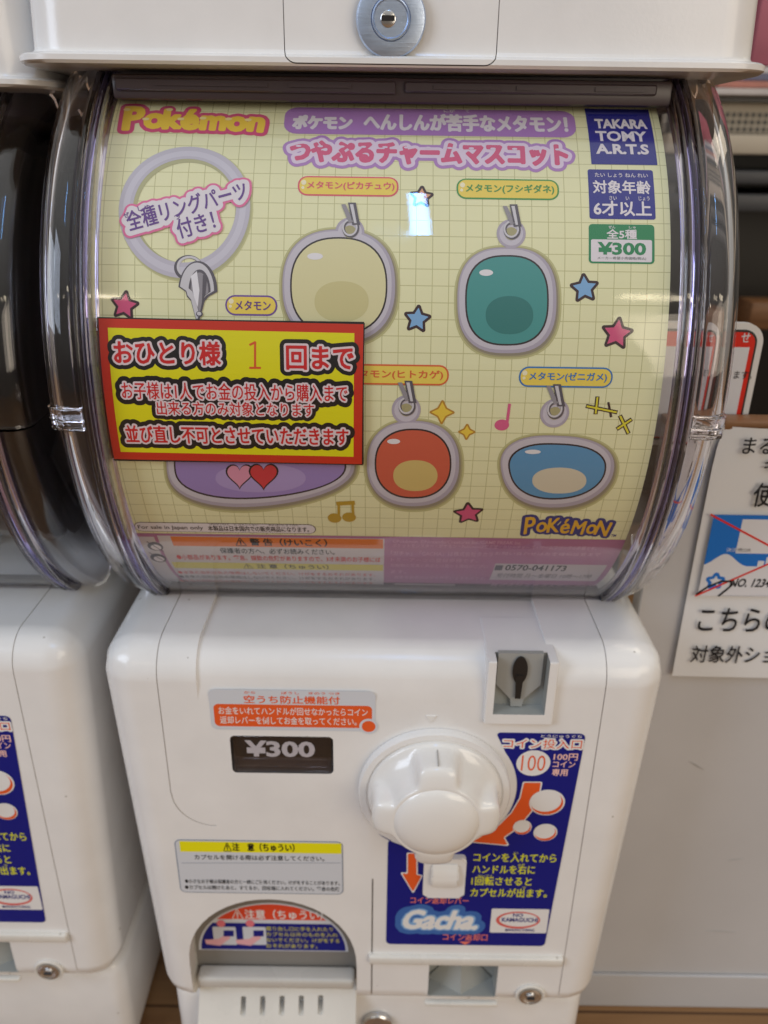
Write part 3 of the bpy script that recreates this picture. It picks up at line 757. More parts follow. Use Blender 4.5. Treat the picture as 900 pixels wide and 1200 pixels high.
# big blue instruction label with a bite round the knob
s = stk()
kc = (rkx, rkz); RK = 0.0505
def uvp(*p): return s.uv(*p)
tl = uvp(583, 859); tr = uvp(684, 866); brr = uvp(638, 1111); bll = uvp(452, 1104); lt = uvp(455, 985)
xr = (tr[0] + brr[0]) / 2; xl = (bll[0] + lt[0]) / 2; zt = (tl[1] + tr[1]) / 2 + 0.0022; zb = (brr[1] + bll[1]) / 2
def arc(cx, cz, r, a0, a1, n=6): return [(cx + r * math.cos(math.radians(a0 + (a1 - a0) * k / n)), cz + r * math.sin(math.radians(a0 + (a1 - a0) * k / n))) for k in range(n + 1)]
def ang(p): return math.degrees(math.atan2(p[1] - kc[1], p[0] - kc[0]))
rc = 0.0035
a_s = math.degrees(math.asin(min(1, (zt - 0.004 - kc[1]) / RK)))
out = arc(brr[0] - rc, zb + rc, rc, -90, 0) + arc(tr[0] + 0.0008 - rc, zt - rc, rc, 0, 90) + arc(tl[0] + 0.002, zt - 0.002, 0.002, 90, 180)
aend = -180 + math.degrees(math.asin((kc[1] - lt[1]) / RK)) if kc[1] - lt[1] < RK else -120
out += arc(kc[0], kc[1], RK, max(math.degrees(math.acos(min(1, (tl[0] - kc[0] + 0.006) / RK))), 5), -132, 40)
out += arc(xl + 0.002, lt[1] - 0.002, 0.002, 90, 180) + arc(xl + rc, zb + rc, rc, 180, 270)
s.loops([out], NAVY, 1)
PINKW = ink('pale_salmon', 236, 190, 180); SAL = ink('salmon', 226, 120, 104)
s.bubble('コイン投入口', 590, 866, 682, 877, [(0.16, W_), (0.0, ORG)], 2, cell=0.05)
s.text('とうにゅうぐち', 634, 861, 682, 864.5, W_, 2, 0.02)
s.ell(625, 894, 20, 15, W_, 2); s.text('100', 611, 885, 639, 903, ORG, 3, -0.005)
s.text('100円', 649, 883, 677, 891, PINKW, 2, 0.03); s.text('コイン', 648, 892, 674, 899, PINKW, 2, 0.03); s.text('専用', 647, 901, 665, 909, PINKW, 2, 0.03)
def swoosh(pts, gr, m, ly):
    L = [uvp(*p) for p in pts]; S = np.array([[*L[k], *L[(k + 1) % len(L)]] for k in range(len(L))]) / 0.05
    for l_ in contours(field(S, 0.02, abs(gr) / 0.05 + 0.06), gr / 0.05, 0.003): s.loops([l_ * 0.05], m, ly)
arrow = [(614, 917), (634, 917), (631, 933), (622, 951), (606, 970), (590, 981), (595, 990), (552, 986), (585, 967), (600, 952), (610, 935)]
swoosh(arrow, 0.0008, W_, 2); swoosh(arrow, 0.0, ORG, 3)
darrow = [(478, 1000), (488, 1000), (488, 1025), (494, 1026), (484, 1045), (471, 1023), (478, 1024)]
swoosh(darrow, 0.0008, W_, 2); swoosh(darrow, 0.0, ORG, 3)
for cx, cy, rx, ry in ((641, 940, 21, 15), (612, 969, 11, 8.5), (639, 975, 14, 10)):
    s.ell(cx, cy, rx, ry, W_, 4); s.ell(cx, cy + 0.6, rx * 0.9, ry * 0.9, ORG, 5); s.ell(cx - rx * 0.08, cy - ry * 0.13, rx * 0.88, ry * 0.84, W_, 6)
YG = ink('yellow_green', 214, 214, 40)
for k, (t_, r_) in enumerate((('コインを入れてから', 652), ('ハンドルを右に', 627), ('1回転させると', 623), ('カプセルが出ます。', 641))):
    s.text(t_, 555 - 1.2 * k, 1000 + 13.7 * k, r_, 1010 + 13.7 * k, YG, 2, 0.025)
s.text('い', 603, 998, 607, 1001, YG, 2, 0.02); s.text('みぎ', 607, 1012, 615, 1015, YG, 2, 0.02); s.text('かいてん', 560, 1025, 578, 1028, YG, 2, 0.02); s.text('で', 612, 1039, 616, 1042, YG, 2, 0.02)
s.text('コイン返却レバー', 481, 1051, 549, 1059, SAL, 2, 0.02)
s.bubble('Gacha.', 474, 1067, 562, 1088, [(0.34, ink('steel_blue', 60, 104, 172)), (0.12, ink('sky_blue', 130, 172, 216)), (0.05, W_)], 2, shear=0.25, cell=0.04)
s.ell(480, 1077, 17, 15, ink('steel_blue', 60, 104, 172), 1.5)
s.rect(575, 1065, 642, 1093, W_, 2, 0.001); s.ell(607, 1078, 26, 10, ink('soft_red', 214, 96, 88), 3); s.ell(608, 1077.5, 23, 8, W_, 4)
s.text('NO', 601, 1070, 613, 1074, NAVY, 5, 0.03); s.text('KAMAGUCHI', 588, 1075, 630, 1080, NAVY, 5, 0.03); s.text('MANUFACTURING', 592, 1088, 626, 1091, NAVY, 5, 0.01)
s.text('コイン返却口', 519, 1094, 571, 1102, SAL, 2, 0.02); s.pix([(538, 1103), (552, 1103), (545, 1107)], SAL, 3)
s.build('instruction_label', machine)

# ------------------------------------------------------------------ clear barrel window
bm = bmesh.new(); bm_sweep(bm, [(MX - 0.1385, 0.1745), (MX + 0.1385, 0.1745)], -57, 59, 66, closed=False)
from_bm('barrel_window', bm, WINDOW, machine, smooth=60)
def mirror(sec): return [(-x, r) for x, r in sec][::-1]
def shift(sec): return [(x + MX, r) for x, r in sec]
rib = [(0.1368, 0.1690), (0.1368, 0.1765), (0.1376, 0.1775), (0.1390, 0.1775), (0.1396, 0.1762), (0.1396, 0.1690)]
rib2 = [(0.1440, 0.1700), (0.1440, 0.1768), (0.1448, 0.1776), (0.1458, 0.1776), (0.1464, 0.1766), (0.1464, 0.1700)]
seam = [(0.1404, 0.1715), (0.1404, 0.1768), (0.1412, 0.1774), (0.1422, 0.1774), (0.1430, 0.1766), (0.1430, 0.1715)]
wing_up = [(0.1472, 0.1735), (0.1490, 0.1752), (0.1540, 0.1756), (0.1592, 0.1748), (0.1632, 0.1722), (0.1655, 0.1672), (0.1658, 0.1600), (0.1658, 0.1350), (0.1634, 0.1350), (0.1634, 0.1600), (0.1622, 0.1658), (0.1596, 0.1698), (0.1560, 0.1718), (0.1490, 0.1722), (0.1472, 0.1706)]
wing_lo = [(x - (0.0022 if x > 0.155 else 0.0), r - 0.0018) for x, r in wing_up]
for sgn in (1, -1):
    F_ = (lambda q: shift(q)) if sgn > 0 else (lambda q: shift(mirror(q)))
    bm = bmesh.new(); bm_sweep(bm, F_(rib), -57, 60, 58); bm_sweep(bm, F_(rib2), -57, 60, 58); from_bm('window_rib', bm, CLEARG, machine, smooth=50)
    bm = bmesh.new(); bm_sweep(bm, F_(seam), -57, 60, 58); from_bm('seam_strip', bm, CLEARV, machine, smooth=50)
    bm = bmesh.new(); bm_sweep(bm, F_(wing_up), -2.5, 63, 44); from_bm('upper_end_cap', bm, CLEAR, machine, smooth=50)
    bm = bmesh.new(); bm_sweep(bm, F_(wing_lo), -56.5, -3.2, 40); from_bm('lower_end_cap', bm, CLEAR, machine, smooth=50)
    # hinge block halfway up: stacked clear ridges
    bm = bmesh.new()
    for a in (-3.3, -1.4):
        bm_sweep(bm, F_([(0.1476, 0.1700), (0.1476, 0.1762), (0.1556, 0.1768), (0.1632, 0.1742), (0.1664, 0.1684), (0.1664, 0.1610), (0.1648, 0.1610), (0.1636, 0.1682)]), a, a + 1.5, 6)
    from_bm('hinge_block', bm, CLEAR, machine, smooth=40)
    # flat clear end panel of the barrel
    P = [(YC - 0.158 * math.cos(math.radians(a)), ZC + 0.158 * math.sin(math.radians(a))) for a in range(-58, 59, 4)]
    P = [(min(y, 0.70), z) for y, z in P] + [(0.69, ZC + 0.134), (0.69, ZC - 0.134)]
    bm = bmesh.new(); x = MX + sgn * 0.1646; bm.faces.new([bm.verts.new((x, y, z)) for y, z in P])
    from_bm('end_panel', bm, SIDESH, machine)
# dark inner drum behind the poster, hollow smoky hopper
P = [(YC - 0.140 * math.cos(math.radians(a)), ZC + 0.140 * math.sin(math.radians(a))) for a in range(-60, 61, 5)]
bm = bmesh.new(); bm_prism_x(bm, P + [(0.67, ZC + 0.121), (0.67, ZC - 0.121)], MX - 0.128, MX + 0.128)
from_bm('inner_hopper', bm, HOPPER, machine, smooth=30)
box('back_housing', MX - 0.158, MX + 0.158, 0.672, 0.718, TOPZ - 0.002, 0.03, mat('back_grey_plastic', (0.30, 0.28, 0.26), 0.5, linear=True), machine, 0.006)
bm = bmesh.new(); bm_sweep(bm, [(MX - 0.1366, 0.1700), (MX - 0.1366, 0.1772), (MX + 0.1366, 0.1772), (MX + 0.1366, 0.1700)], -56.8, -53.6, 5)
from_bm('window_lip', bm, CLEARG, machine, smooth=40)
# dark rail along the top of the window
zr = ZC + 0.1415
bm = bmesh.new()
bm_box(bm, MX - 0.1360, MX + 0.1360, 0.437, 0.4560, 0.0225, 0.0335, 0.0015, 2)
bm_box(bm, MX - 0.1340, MX + 0.0020, 0.4350, 0.4375, 0.0262, 0.0318, 0.0008, 1)
bm_box(bm, MX + 0.0060, MX + 0.1280, 0.4350, 0.4375, 0.0270, 0.0318, 0.0008, 1)
for a, b in ((0.020, 0.052), (0.060, 0.070), (0.098, 0.122), (-0.05, -0.02), (-0.115, -0.06)):
    bm_box(bm, MX + a, MX + b, 0.4343, 0.4352, 0.0285, 0.0302)
from_bm('top_rail', bm, RAIL, machine, smooth=40)
box('gap_shadow_strip', MX - 0.137, MX + 0.137, 0.4440, 0.4515, TOPZ + 0.0002, TOPZ + 0.0042, RAIL, machine)  # dark strip stands in for the gap shadow below the window

# ------------------------------------------------------------------ top cover with lock
TH = 0.4225
def cover_outline(y0, half, r, z):
    out_ = []
    for sx, a0 in ((-1, 180), (1, 270)):
        for k in range(9):
            a = math.radians(a0 + 90 * k / 8)
            out_.append((MX + sx * (half - r) + r * math.cos(a), y0 + r + r * math.sin(a), z))
    return out_ + [(MX + half, 0.72, z), (MX - half, 0.72, z)]
def loft(bm, loops_):
    rows = [[bm.verts.new(p) for p in L] for L in loops_]; n = len(rows[0])
    for A, B in zip(rows, rows[1:]):
        for k in range(n): bm.faces.new((A[k], A[(k + 1) % n], B[(k + 1) % n], B[k]))
    bm.faces.new(rows[0][::-1]); bm.faces.new(rows[-1])
bm = bmesh.new()
CU_ = 0.0036
loft(bm, [cover_outline(TH + 0.0120, 0.160, 0.020, 0.0322 + CU_), cover_outline(TH - 0.0025, 0.1770, 0.022, 0.0327 + CU_), cover_outline(TH - 0.0040, 0.1784, 0.022, 0.0340 + CU_), cover_outline(TH - 0.0040, 0.1784, 0.022, 0.0362 + CU_), cover_outline(TH - 0.0025, 0.1774, 0.022, 0.0372 + CU_),
          cover_outline(TH + 0.0005, 0.1735, 0.021, 0.0378 + CU_), cover_outline(TH + 0.0012, 0.1724, 0.021, 0.0395 + CU_), cover_outline(TH + 0.0025, 0.1705, 0.021, 0.085), cover_outline(TH + 0.006, 0.1660, 0.020, 0.150), cover_outline(TH + 0.012, 0.1590, 0.018, 0.158)])
cover = from_bm('top_cover', bm, WHITE, machine, smooth=40)
bm = bmesh.new(); loft(bm, [cover_outline(0.4560, 0.148, 0.016, 0.0215), cover_outline(0.4540, 0.151, 0.018, 0.0235), cover_outline(0.4530, 0.153, 0.018, 0.0357)])
from_bm('cover_skirt', bm, RAIL, machine, smooth=40)
# centre plate groove
gl = on_plane(332, 40, TH)[0]; gr_ = on_plane(584, 40, TH)[0]; gz = on_plane(458, 80, TH)[1] + 0.001
cc = []
pl = rr_outline((gl + gr_) / 2, gz + 0.06, gr_ - gl, 0.12, 0.006, 6); pl2 = rr_outline((gl + gr_) / 2, gz + 0.06, gr_ - gl - 0.0009, 0.1191, 0.00555, 6)
q = bmesh.new(); A = [q.verts.new((x, TH - 0.01, z)) for x, z in pl]; B = [q.verts.new((x, TH - 0.01, z)) for x, z in pl2]
A2 = [q.verts.new((x, TH + 0.0026, z)) for x, z in pl]; B2 = [q.verts.new((x, TH + 0.0026, z)) for x, z in pl2]; n = len(pl)
for k in range(n):
    k2 = (k + 1) % n
    q.faces.new((A[k], A[k2], B[k2], B[k])); q.faces.new((A2[k], B2[k], B2[k2], A2[k2])); q.faces.new((A[k], A2[k], A2[k2], A[k2])); q.faces.new((B[k], B[k2], B2[k2], B2[k]))
boolean_cut(cover, [(q, mat('groove_plastic', (0.50, 0.48, 0.46), 0.4, linear=True))])
tx, tz = on_plane(458, 23, TH)
bm = bmesh.new(); bm_lathe(bm, tx, tz, [(-0.004, 0.0158, 0), (0.0028, 0.0158, 0), (0.0036, 0.0152, 0), (0.0037, 0.0149, 0), (0.0037, 0.0090, 0), (0.0030, 0.0087, 0), (0.0030, 0, 0)], TH + 0.001, 64)
tl_ = from_bm('cover_lock', bm, BRUSHED, machine, smooth=30)
bm = bmesh.new(); bm_lathe(bm, tx, tz, [(0, 0.0086, 0), (0.0016, 0.0086, 0), (0.0022, 0.0080, 0), (0.0015, 0.0074, 0), (0.0015, 0, 0)], TH - 0.002, 48)
lb = from_bm('lock_barrel', bm, BRUSHED, tl_, smooth=30)
bm = bmesh.new(); bm_lathe(bm, tx - 0.0012, tz - 0.0002, [(0, 0.0034, 0), (0.0005, 0.0034, 0), (0.0007, 0.003, 0), (0.0007, 0, 0)], TH - 0.0034, 32)
from_bm('key_plug', bm, STEEL, tl_, smooth=30)
box('keyhole', tx - 0.0042, tx + 0.0018, TH - 0.0046, TH - 0.0040, tz - 0.0011, tz + 0.0011, BLACK, tl_)

# ------------------------------------------------------------------ the neighbouring machine: the same thing, further left
def children(o): return [c for c in COL.objects if c.parent is o]
KIDS = {}
for o_ in list(COL.objects):
    if o_.parent is not None: KIDS.setdefault(o_.parent.name, []).append(o_)
def copy_tree(o, parent=None):
    c = o.copy(); COL.objects.link(c)
    if parent is not None: c.parent = parent
    for ch in KIDS.get(o.name, []):
        if not ch.name.startswith(('foot', 'hinge_block')): copy_tree(ch, c)
    return c
other = copy_tree(machine)
other.location = base_loc + Vector((-0.349, 0.020, -0.009))
other['label'] = 'white capsule toy machine with an empty dark window, cut off at the picture edge'
for c_ in other.children:
    if c_.name.startswith('inner_hopper'): c_.data = c_.data.copy(); c_.data.materials[0] = SMOKE
# a translucent grey liner shows low inside its barrel
ox = MX - 0.349
bm = bmesh.new()
bm_prism_x(bm, [(0.47, ZC - 0.062), (0.53, ZC - 0.040), (0.63, ZC - 0.030), (0.63, ZC - 0.11), (0.50, ZC - 0.11)], ox + 0.130, ox + 0.1335)
from_bm('grey_liner', bm, mat('liner_plastic', (0.10, 0.10, 0.10), 0.35, linear=True, mottle=0.3, bscale=80), other)

# ------------------------------------------------------------------ the poster inside the window
def paper_material():
    m = bpy.data.materials.new('grid_paper'); m.use_nodes = True; nt = m.node_tree; p = nt.nodes['Principled BSDF']
    tc = nt.nodes.new('ShaderNodeTexCoord'); sp = nt.nodes.new('ShaderNodeSeparateXYZ'); nt.links.new(tc.outputs['UV'], sp.inputs[0])
    outs = []
    for ax in ('X', 'Y'):
        md = nt.nodes.new('ShaderNodeMath'); md.operation = 'FRACT'; nt.links.new(sp.outputs[ax], md.inputs[0])
        lt_ = nt.nodes.new('ShaderNodeMath'); lt_.operation = 'LESS_THAN'; lt_.inputs[1].default_value = 0.048; nt.links.new(md.outputs[0], lt_.inputs[0]); outs.append(lt_)
    mxm = nt.nodes.new('ShaderNodeMath'); mxm.operation = 'MAXIMUM'; nt.links.new(outs[0].outputs[0], mxm.inputs[0]); nt.links.new(outs[1].outputs[0], mxm.inputs[1])
    mx = nt.nodes.new('ShaderNodeMix'); mx.data_type = 'RGBA'; nt.links.new(mxm.outputs[0], mx.inputs[0])
    mx.inputs[6].default_value = (lin(234), lin(233), lin(186), 1); mx.inputs[7].default_value = (lin(196), lin(194), lin(140), 1)
    nt.links.new(mx.outputs[2], p.inputs['Base Color']); p.inputs['Roughness'].default_value = 0.5; p.inputs['Specular IOR Level'].default_value = 0.25
    return m
PAPER = paper_material()
poster = empty('display_poster', Vector((0, YC, 0)))
tag(poster, 'pale yellow grid paper poster with charm pictures and ¥300 badge, curved inside the clear window', 'poster')
PW0, PW1 = -0.1405, 0.1335
vt, vb = on_barrel(450, 117, R_POSTER)[1], -0.152
def paper():
    bm = bmesh.new(); n = 56; uvl = bm.loops.layers.uv.new('UVMap'); rows = []
    k_ = Print(('barrel', R_POSTER))
    for i in range(n + 1):
        v = vb + (vt - vb) * i / n
        rows.append([(bm.verts.new(k_.to3(PW0, v, 0)), PW0, v), (bm.verts.new(k_.to3(PW1, v, 0)), PW1, v)])
    for A, B in zip(rows, rows[1:]):
        q = (A[0], A[1], B[1], B[0]); f = bm.faces.new([t[0] for t in q])
        for lp, t in zip(f.loops, q): lp[uvl].uv = (t[1] / 0.0078 + 40.3, t[2] / 0.0078 + 40.4)
    o = from_bm('paper', bm, PAPER, poster, recalc=False)
    return o
paper()
def pr(): return Print(('barrel', R_POSTER + 0.00006))
PNK = ink('rose', 214, 84, 128); PNKL = ink('pale_lilac', 226, 208, 228); PUR = ink('purple', 176, 130, 194); PURD = ink('deep_purple', 100, 62, 140); GOLD = ink('gold', 242, 206, 76)
PAPW = ink('paper_white', 228, 222, 226); SHD = ink('printed_shadow', 176, 168, 128); SILV = ink('printed_silver', 194, 190, 202)
# bubble logo
s = pr()
gl_ = [('P', 0.0, .36, (1.15, 1.2), 4), ('o', .60, .27, 1.05, 0), ('k', 1.10, .37, 1.0, 3), ('é', 1.60, .36, 1.05, 5), ('m', 2.28, .25, .98, 0), ('o', 2.95, .24, 1.0, 0), ('n', 3.50, .24, 1.0, -4)]
s.bubble('', 145, 128, 309, 154, [(0.20, PNK), (0.07, GOLD)], 1, glyphs=gl_, rot=-0.02)
for a, b in ((149, 129), (171, 140), (199, 129), (212, 140), (238, 139), (268, 140), (291, 141)): s.ell(a, b, 4.2, 1.7, ink('cream_shine', 246, 228, 160), 4)
s.build('bubble_logo', poster)
# purple banner and big title
s = pr(); s.rect(333, 128, 674, 159, PUR, 1, 0.0066)
s.bubble('ポケモン', 344, 136, 412, 151, [(0.07, PAPW)], 2, cell=0.03); s.bubble('へんしんが苦手なメタモン！', 427, 135, 664, 154, [(0.045, PAPW)], 2, cell=0.03)
s.text('にが', 520, 128, 533, 132, PAPW, 2, 0.03); s.text('て', 545, 129, 550, 132, PAPW, 2, 0.03)
s.build('tagline_banner', poster)
s = pr()
s.bubble('つやぷるチャームマスコット', 341, 168, 664, 192, [(0.34, PUR), (0.21, PNKL), (0.06, PNK)], 1, cell=0.03)
for k in range(13): s.ell(350 + 25.3 * k, 171.5 + 0.35 * k, 3.2, 1.2, PNKL, 4)
s.build('title_lettering', poster)
# maker badge, age badge, price badge
BLU = ink('royal_blue', 40, 44, 138); GRN = ink('badge_green', 36, 134, 84)
s = pr(); s.rect(690, 128, 766, 193, BLU, 1)
s.text('TAKARA', 697, 140, 758, 151, PAPW, 2, 0.045); s.text('TOMY', 698, 154, 758, 166, PAPW, 2, 0.035); s.text('A.R.T.S', 698, 169, 760, 181, PAPW, 2, 0.04); s.build('maker_badge', poster)
s = pr(); s.rect(690, 199, 767, 257, BLU, 1, 0.0012)
s.text('対象年齢', 695, 212, 762, 227, PAPW, 2, 0.03); s.text('6才以上', 696, 236, 763, 253, PAPW, 2, 0.035)
s.text('たい しょう ねん れい', 697, 203, 759, 208, PAPW, 2, 0.01); s.text('さい　　い　　じょう', 714, 230, 761, 235, PAPW, 2, 0.01); s.build('age_badge', poster)
s = pr(); s.rect(690, 263, 767, 309, GRN, 1, 0.0018); s.rect(692.5, 281, 764, 307, PAPW, 2, 0.0008)
s.text('全5種', 711, 269, 746, 280, PAPW, 2, 0.035); s.text('ぜん', 713, 264.5, 721, 268, PAPW, 2, 0.01); s.text('しゅ', 737, 265, 745, 268, PAPW, 2, 0.01)
s.text('¥300', 700, 284, 757, 299, GRN, 3, 0.035); s.text('メーカー希望小売価格(税込)', 700, 301, 757, 305, ink('badge_grey', 100, 110, 104), 3, 0.005); s.build('price_badge', poster)
# key ring picture
s = pr()
for k in range(3): s.ell(218, 251.5, 78.5 - k, 79 - k, ink('printed_shadow_%s' % 'abc'[k], 205 - 12 * k, 204 - 12 * k, 148 - 6 * k), 0.5 + 0.3 * k, 56, hole=0.74 + 0.01 * k)
s.ell(216, 249, 77, 77, SILV, 2, 64, hole=0.785); s.ell(216, 249, 72, 72, ink('printed_silver_lit', 206, 203, 214), 2.5, 64, hole=0.90)
DKG = ink('print_dark_grey', 92, 88, 96); MDG = ink('print_mid_grey', 150, 146, 152); LTG = ink('print_light_grey', 208, 206, 210)
def clasp(cx, cy, sx, sy):
    def tear(g, m, ly, dx=0, dy=0):
        P = []
        for k in range(40):
            a = 2 * math.pi * k / 40; w_ = (23 - g) * (0.62 + 0.38 * math.cos(a)) if math.cos(a) < 0 else (23 - g)
            P.append((cx + dx + w_ * math.sin(a) * (1 if math.cos(a) > -0.2 else 0.72), cy + dy - (36 - g) * math.cos(a)))
        s.pix(P, m, ly)
    for k in range(2): s.ell(cx - 9 + 1.2 * k, cy - 24 - k, 17 - 2 * k, 15 - 2 * k, (DKG, LTG)[k], 3 + 0.5 * k, 32, hole=0.74 + 0.05 * k)
    tear(0, DKG, 4.4, 2, 4); tear(3.0, LTG, 5, 1, 3); tear(10, DKG, 5.6, 4, 4); tear(12.5, MDG, 6.0, 4, 5)
    s.pix([(cx - 6, cy - 14), (cx + 1, cy - 20), (cx + 4, cy + 2), (cx + 2, cy + 22), (cx - 3, cy + 8)], ink('clasp_gleam', 236, 234, 238), 6.6)
    s.pix([(cx + 8, cy - 16), (cx + 13, cy - 12), (cx + 11, cy + 8), (cx + 7, cy + 16)], DKG, 6.6)
    s.ell(cx + 4, cy + 30, 4, 3.4, DKG, 7); s.ell(cx + 3.6, cy + 29.6, 2.6, 2.2, LTG, 7.4)
clasp(230, 338, 1, 1)
s.build('key_ring_picture', poster)
# tilted banner over the ring
s = pr(); B_ = [(0.36, ink('hot_pink', 226, 112, 158)), (0.25, PAPW), (0.015, PURD)]
c1 = s.bb(150, 225, 288, 259); c2 = s.bb(207, 251, 252, 277)
ra = 0.30
s.bubble('全種リングパーツ', 0, 0, 0, 0, B_[:2], 8, rot=ra, box_=(c1[0], c1[1], c1[2] * 1.04, 0.0098), cell=0.04)
s.bubble('付き！', 0, 0, 0, 0, B_[:2], 8.3, rot=ra, box_=(c2[0], c2[1], c2[2] * 0.98, 0.0095), cell=0.04)
s.bubble('全種リングパーツ', 0, 0, 0, 0, B_[2:], 11, rot=ra, box_=(c1[0], c1[1], c1[2] * 1.04, 0.0098), cell=0.02)
s.bubble('付き！', 0, 0, 0, 0, B_[2:], 11, rot=ra, box_=(c2[0], c2[1], c2[2] * 0.98, 0.0095), cell=0.02)
for t_, a, b, c in (('ぜん', 152, 252, 14), ('しゅ', 169, 244, 14), ('つ', 208, 255, 6)):
    q = s.bb(a - c / 2, b - 3, a + c / 2, b + 3); s.text(t_, 0, 0, 0, 0, PURD, 11, 0.02, rot=ra, box_=q)
s.build('ring_banner', poster)
# name pills
def pill(l, t, r, b, edge, txt):
    s.rect(l, t, r, b, edge, 1, 0.0046); s.rect(l, t, r, b, ink('pill_yellow', 240, 214, 92), 2, 0.0046, inset=0.0008)
    s.ell(l + 7, t + 7, 3, 3, ink('pill_shine', 246, 238, 200), 3); s.ell(l + 6, t + 13, 1.8, 1.8, ink('pill_shine', 246, 238, 200), 3)
for l, t, r, b, e, txt, x0, x1 in ((349, 207, 467, 230, ink('pill_pink', 224, 90, 110), 'メタモン(ピカチュウ)', 360, 462), (535, 210, 655, 234, ink('pill_green', 70, 150, 76), 'メタモン(フシギダネ)', 546, 649), (264, 346, 325, 370, ink('pill_purple', 112, 78, 160), 'メタモン', 276, 317),
                           (395, 427, 526, 451, ink('pill_orange', 224, 104, 60), 'メタモン(ヒトカゲ)', 408, 519), (608, 430, 718, 454, ink('pill_blue', 60, 124, 190), 'メタモン(ゼニガメ)', 620, 711)):
    s = pr(); pill(l, t, r, b, e, txt)
    col = PURD if 'メタモン' == txt else e
    s.text(txt, x0, t + 6.5, x1, b - 6.5, col, 4, 0.028); s.build('name_pill', poster)
# charm pictures: plain acrylic blanks hung from their clips
def blob(cx, cy, rx, ry, p=2.6, wob=0.0, ph=0.0, n=56):
    o_ = []
    for k in range(n):
        a = 2 * math.pi * k / n; c, s_ = math.cos(a), math.sin(a)
        r = (abs(c) ** p + abs(s_) ** p) ** (-1 / p) * (1 + wob * math.sin(3 * a + ph))
        o_.append((cx + rx * r * c, cy - ry * r * s_))
    return o_
def charm(cx, cy, rx, ry, core, core2, lx, ly, p=2.6, wob=0.0, ph=0.0, loop=True):
    SH = [ink('charm_shadow_a', 194, 192, 138), ink('charm_shadow_b', 170, 164, 122), ink('charm_shadow_c', 146, 138, 118)]
    for k in range(3): s.pix(blob(cx + 1, cy + 2, rx + 5 - 2 * k, ry + 5 - 2 * k, p, wob, ph), SH[k], 0.4 + 0.4 * k)
    AC = ink('acrylic_rim', 176, 168, 182); AC2 = ink('acrylic_rim_lit', 202, 197, 206)
    if loop:
        s.ell(lx, ly, 17, 17, AC, 1.8); s.ell(lx, ly, 14, 14, AC2, 2.2); s.ell(lx, ly, 7.5, 7.5, SH[1], 5.2)
    s.pix(blob(cx, cy, rx, ry, p, wob, ph), AC, 2.0); s.pix(blob(cx - 1, cy - 1, rx - 3, ry - 3, p, wob, ph), AC2, 2.6)
    s.pix(blob(cx, cy, rx - 9, ry - 9, p, wob, ph), ink('charm_line', 48, 40, 44), 3.2); s.pix(blob(cx, cy, rx - 11, ry - 11, p, wob, ph), core, 3.8)
    s.pix(blob(cx + rx * 0.05, cy + ry * 0.28, rx * 0.48, ry * 0.36, 2.2), core2, 4.4)
    s.pix(blob(cx - rx * 0.42, cy - ry * 0.52, rx * 0.14, ry * 0.06, 2.0), ink('charm_gleam', 232, 230, 232), 5)
    if loop:
        s.ell(lx + 1, ly - 4, 10, 11, DKG, 5.6, 24, hole=0.66); s.ell(lx, ly - 5, 9, 10, LTG, 6, 24, hole=0.78)
        s.pix([(lx - 2, ly - 34), (lx + 7, ly - 34), (lx + 12, ly - 8), (lx + 3, ly - 8)], DKG, 6.4); s.pix([(lx, ly - 32), (lx + 4, ly - 32), (lx + 8, ly - 10), (lx + 5, ly - 10)], LTG, 6.8)
        s.pix([(lx - 10, ly - 32), (lx - 5, ly - 32), (lx + 4, ly - 12), (lx - 1, ly - 10)], MDG, 6.4)
for args in ((397, 335, 66, 66, ink('charm_cream', 222, 216, 166), ink('charm_cream_deep', 208, 200, 144), 410, 272, 2.4), (594, 352, 58, 62, ink('charm_teal', 72, 152, 148), ink('charm_teal_deep', 50, 124, 120), 599, 274, 2.6),
             (484, 543, 54, 50, ink('charm_red', 208, 96, 72), ink('charm_tan', 212, 188, 116), 476, 480, 2.3), (652, 551, 66, 42, ink('charm_blue', 92, 152, 196), ink('charm_ivory', 214, 206, 182), 650, 484, 2.3, 0.04, 0.5)):
    s = pr(); charm(*args); s.build('charm_picture', poster)
s = pr(); charm(300, 547, 110, 46, ink('charm_violet', 158, 136, 196), ink('charm_violet_pale', 176, 156, 208), 0, 0, 2.2, 0.05, 1.4, loop=False)
def heart(cx, cy, r, m):
    P = []
    for k in range(36):
        t = 2 * math.pi * k / 36; P.append((cx + r * math.sin(t) ** 3, cy - r * (13 * math.cos(t) - 5 * math.cos(2 * t) - 2 * math.cos(3 * t) - math.cos(4 * t)) / 16))
    return P
s.pix(heart(281, 556, 16.5, 0), BLK, 5); s.pix(heart(281, 556, 14.5, 0), ink('heart_pink', 222, 150, 176), 5.5); s.pix(heart(309, 556, 17.5, 0), BLK, 6); s.pix(heart(309, 556, 15.5, 0), ink('heart_red', 208, 58, 66), 6.5)
s.build('charm_picture', poster)
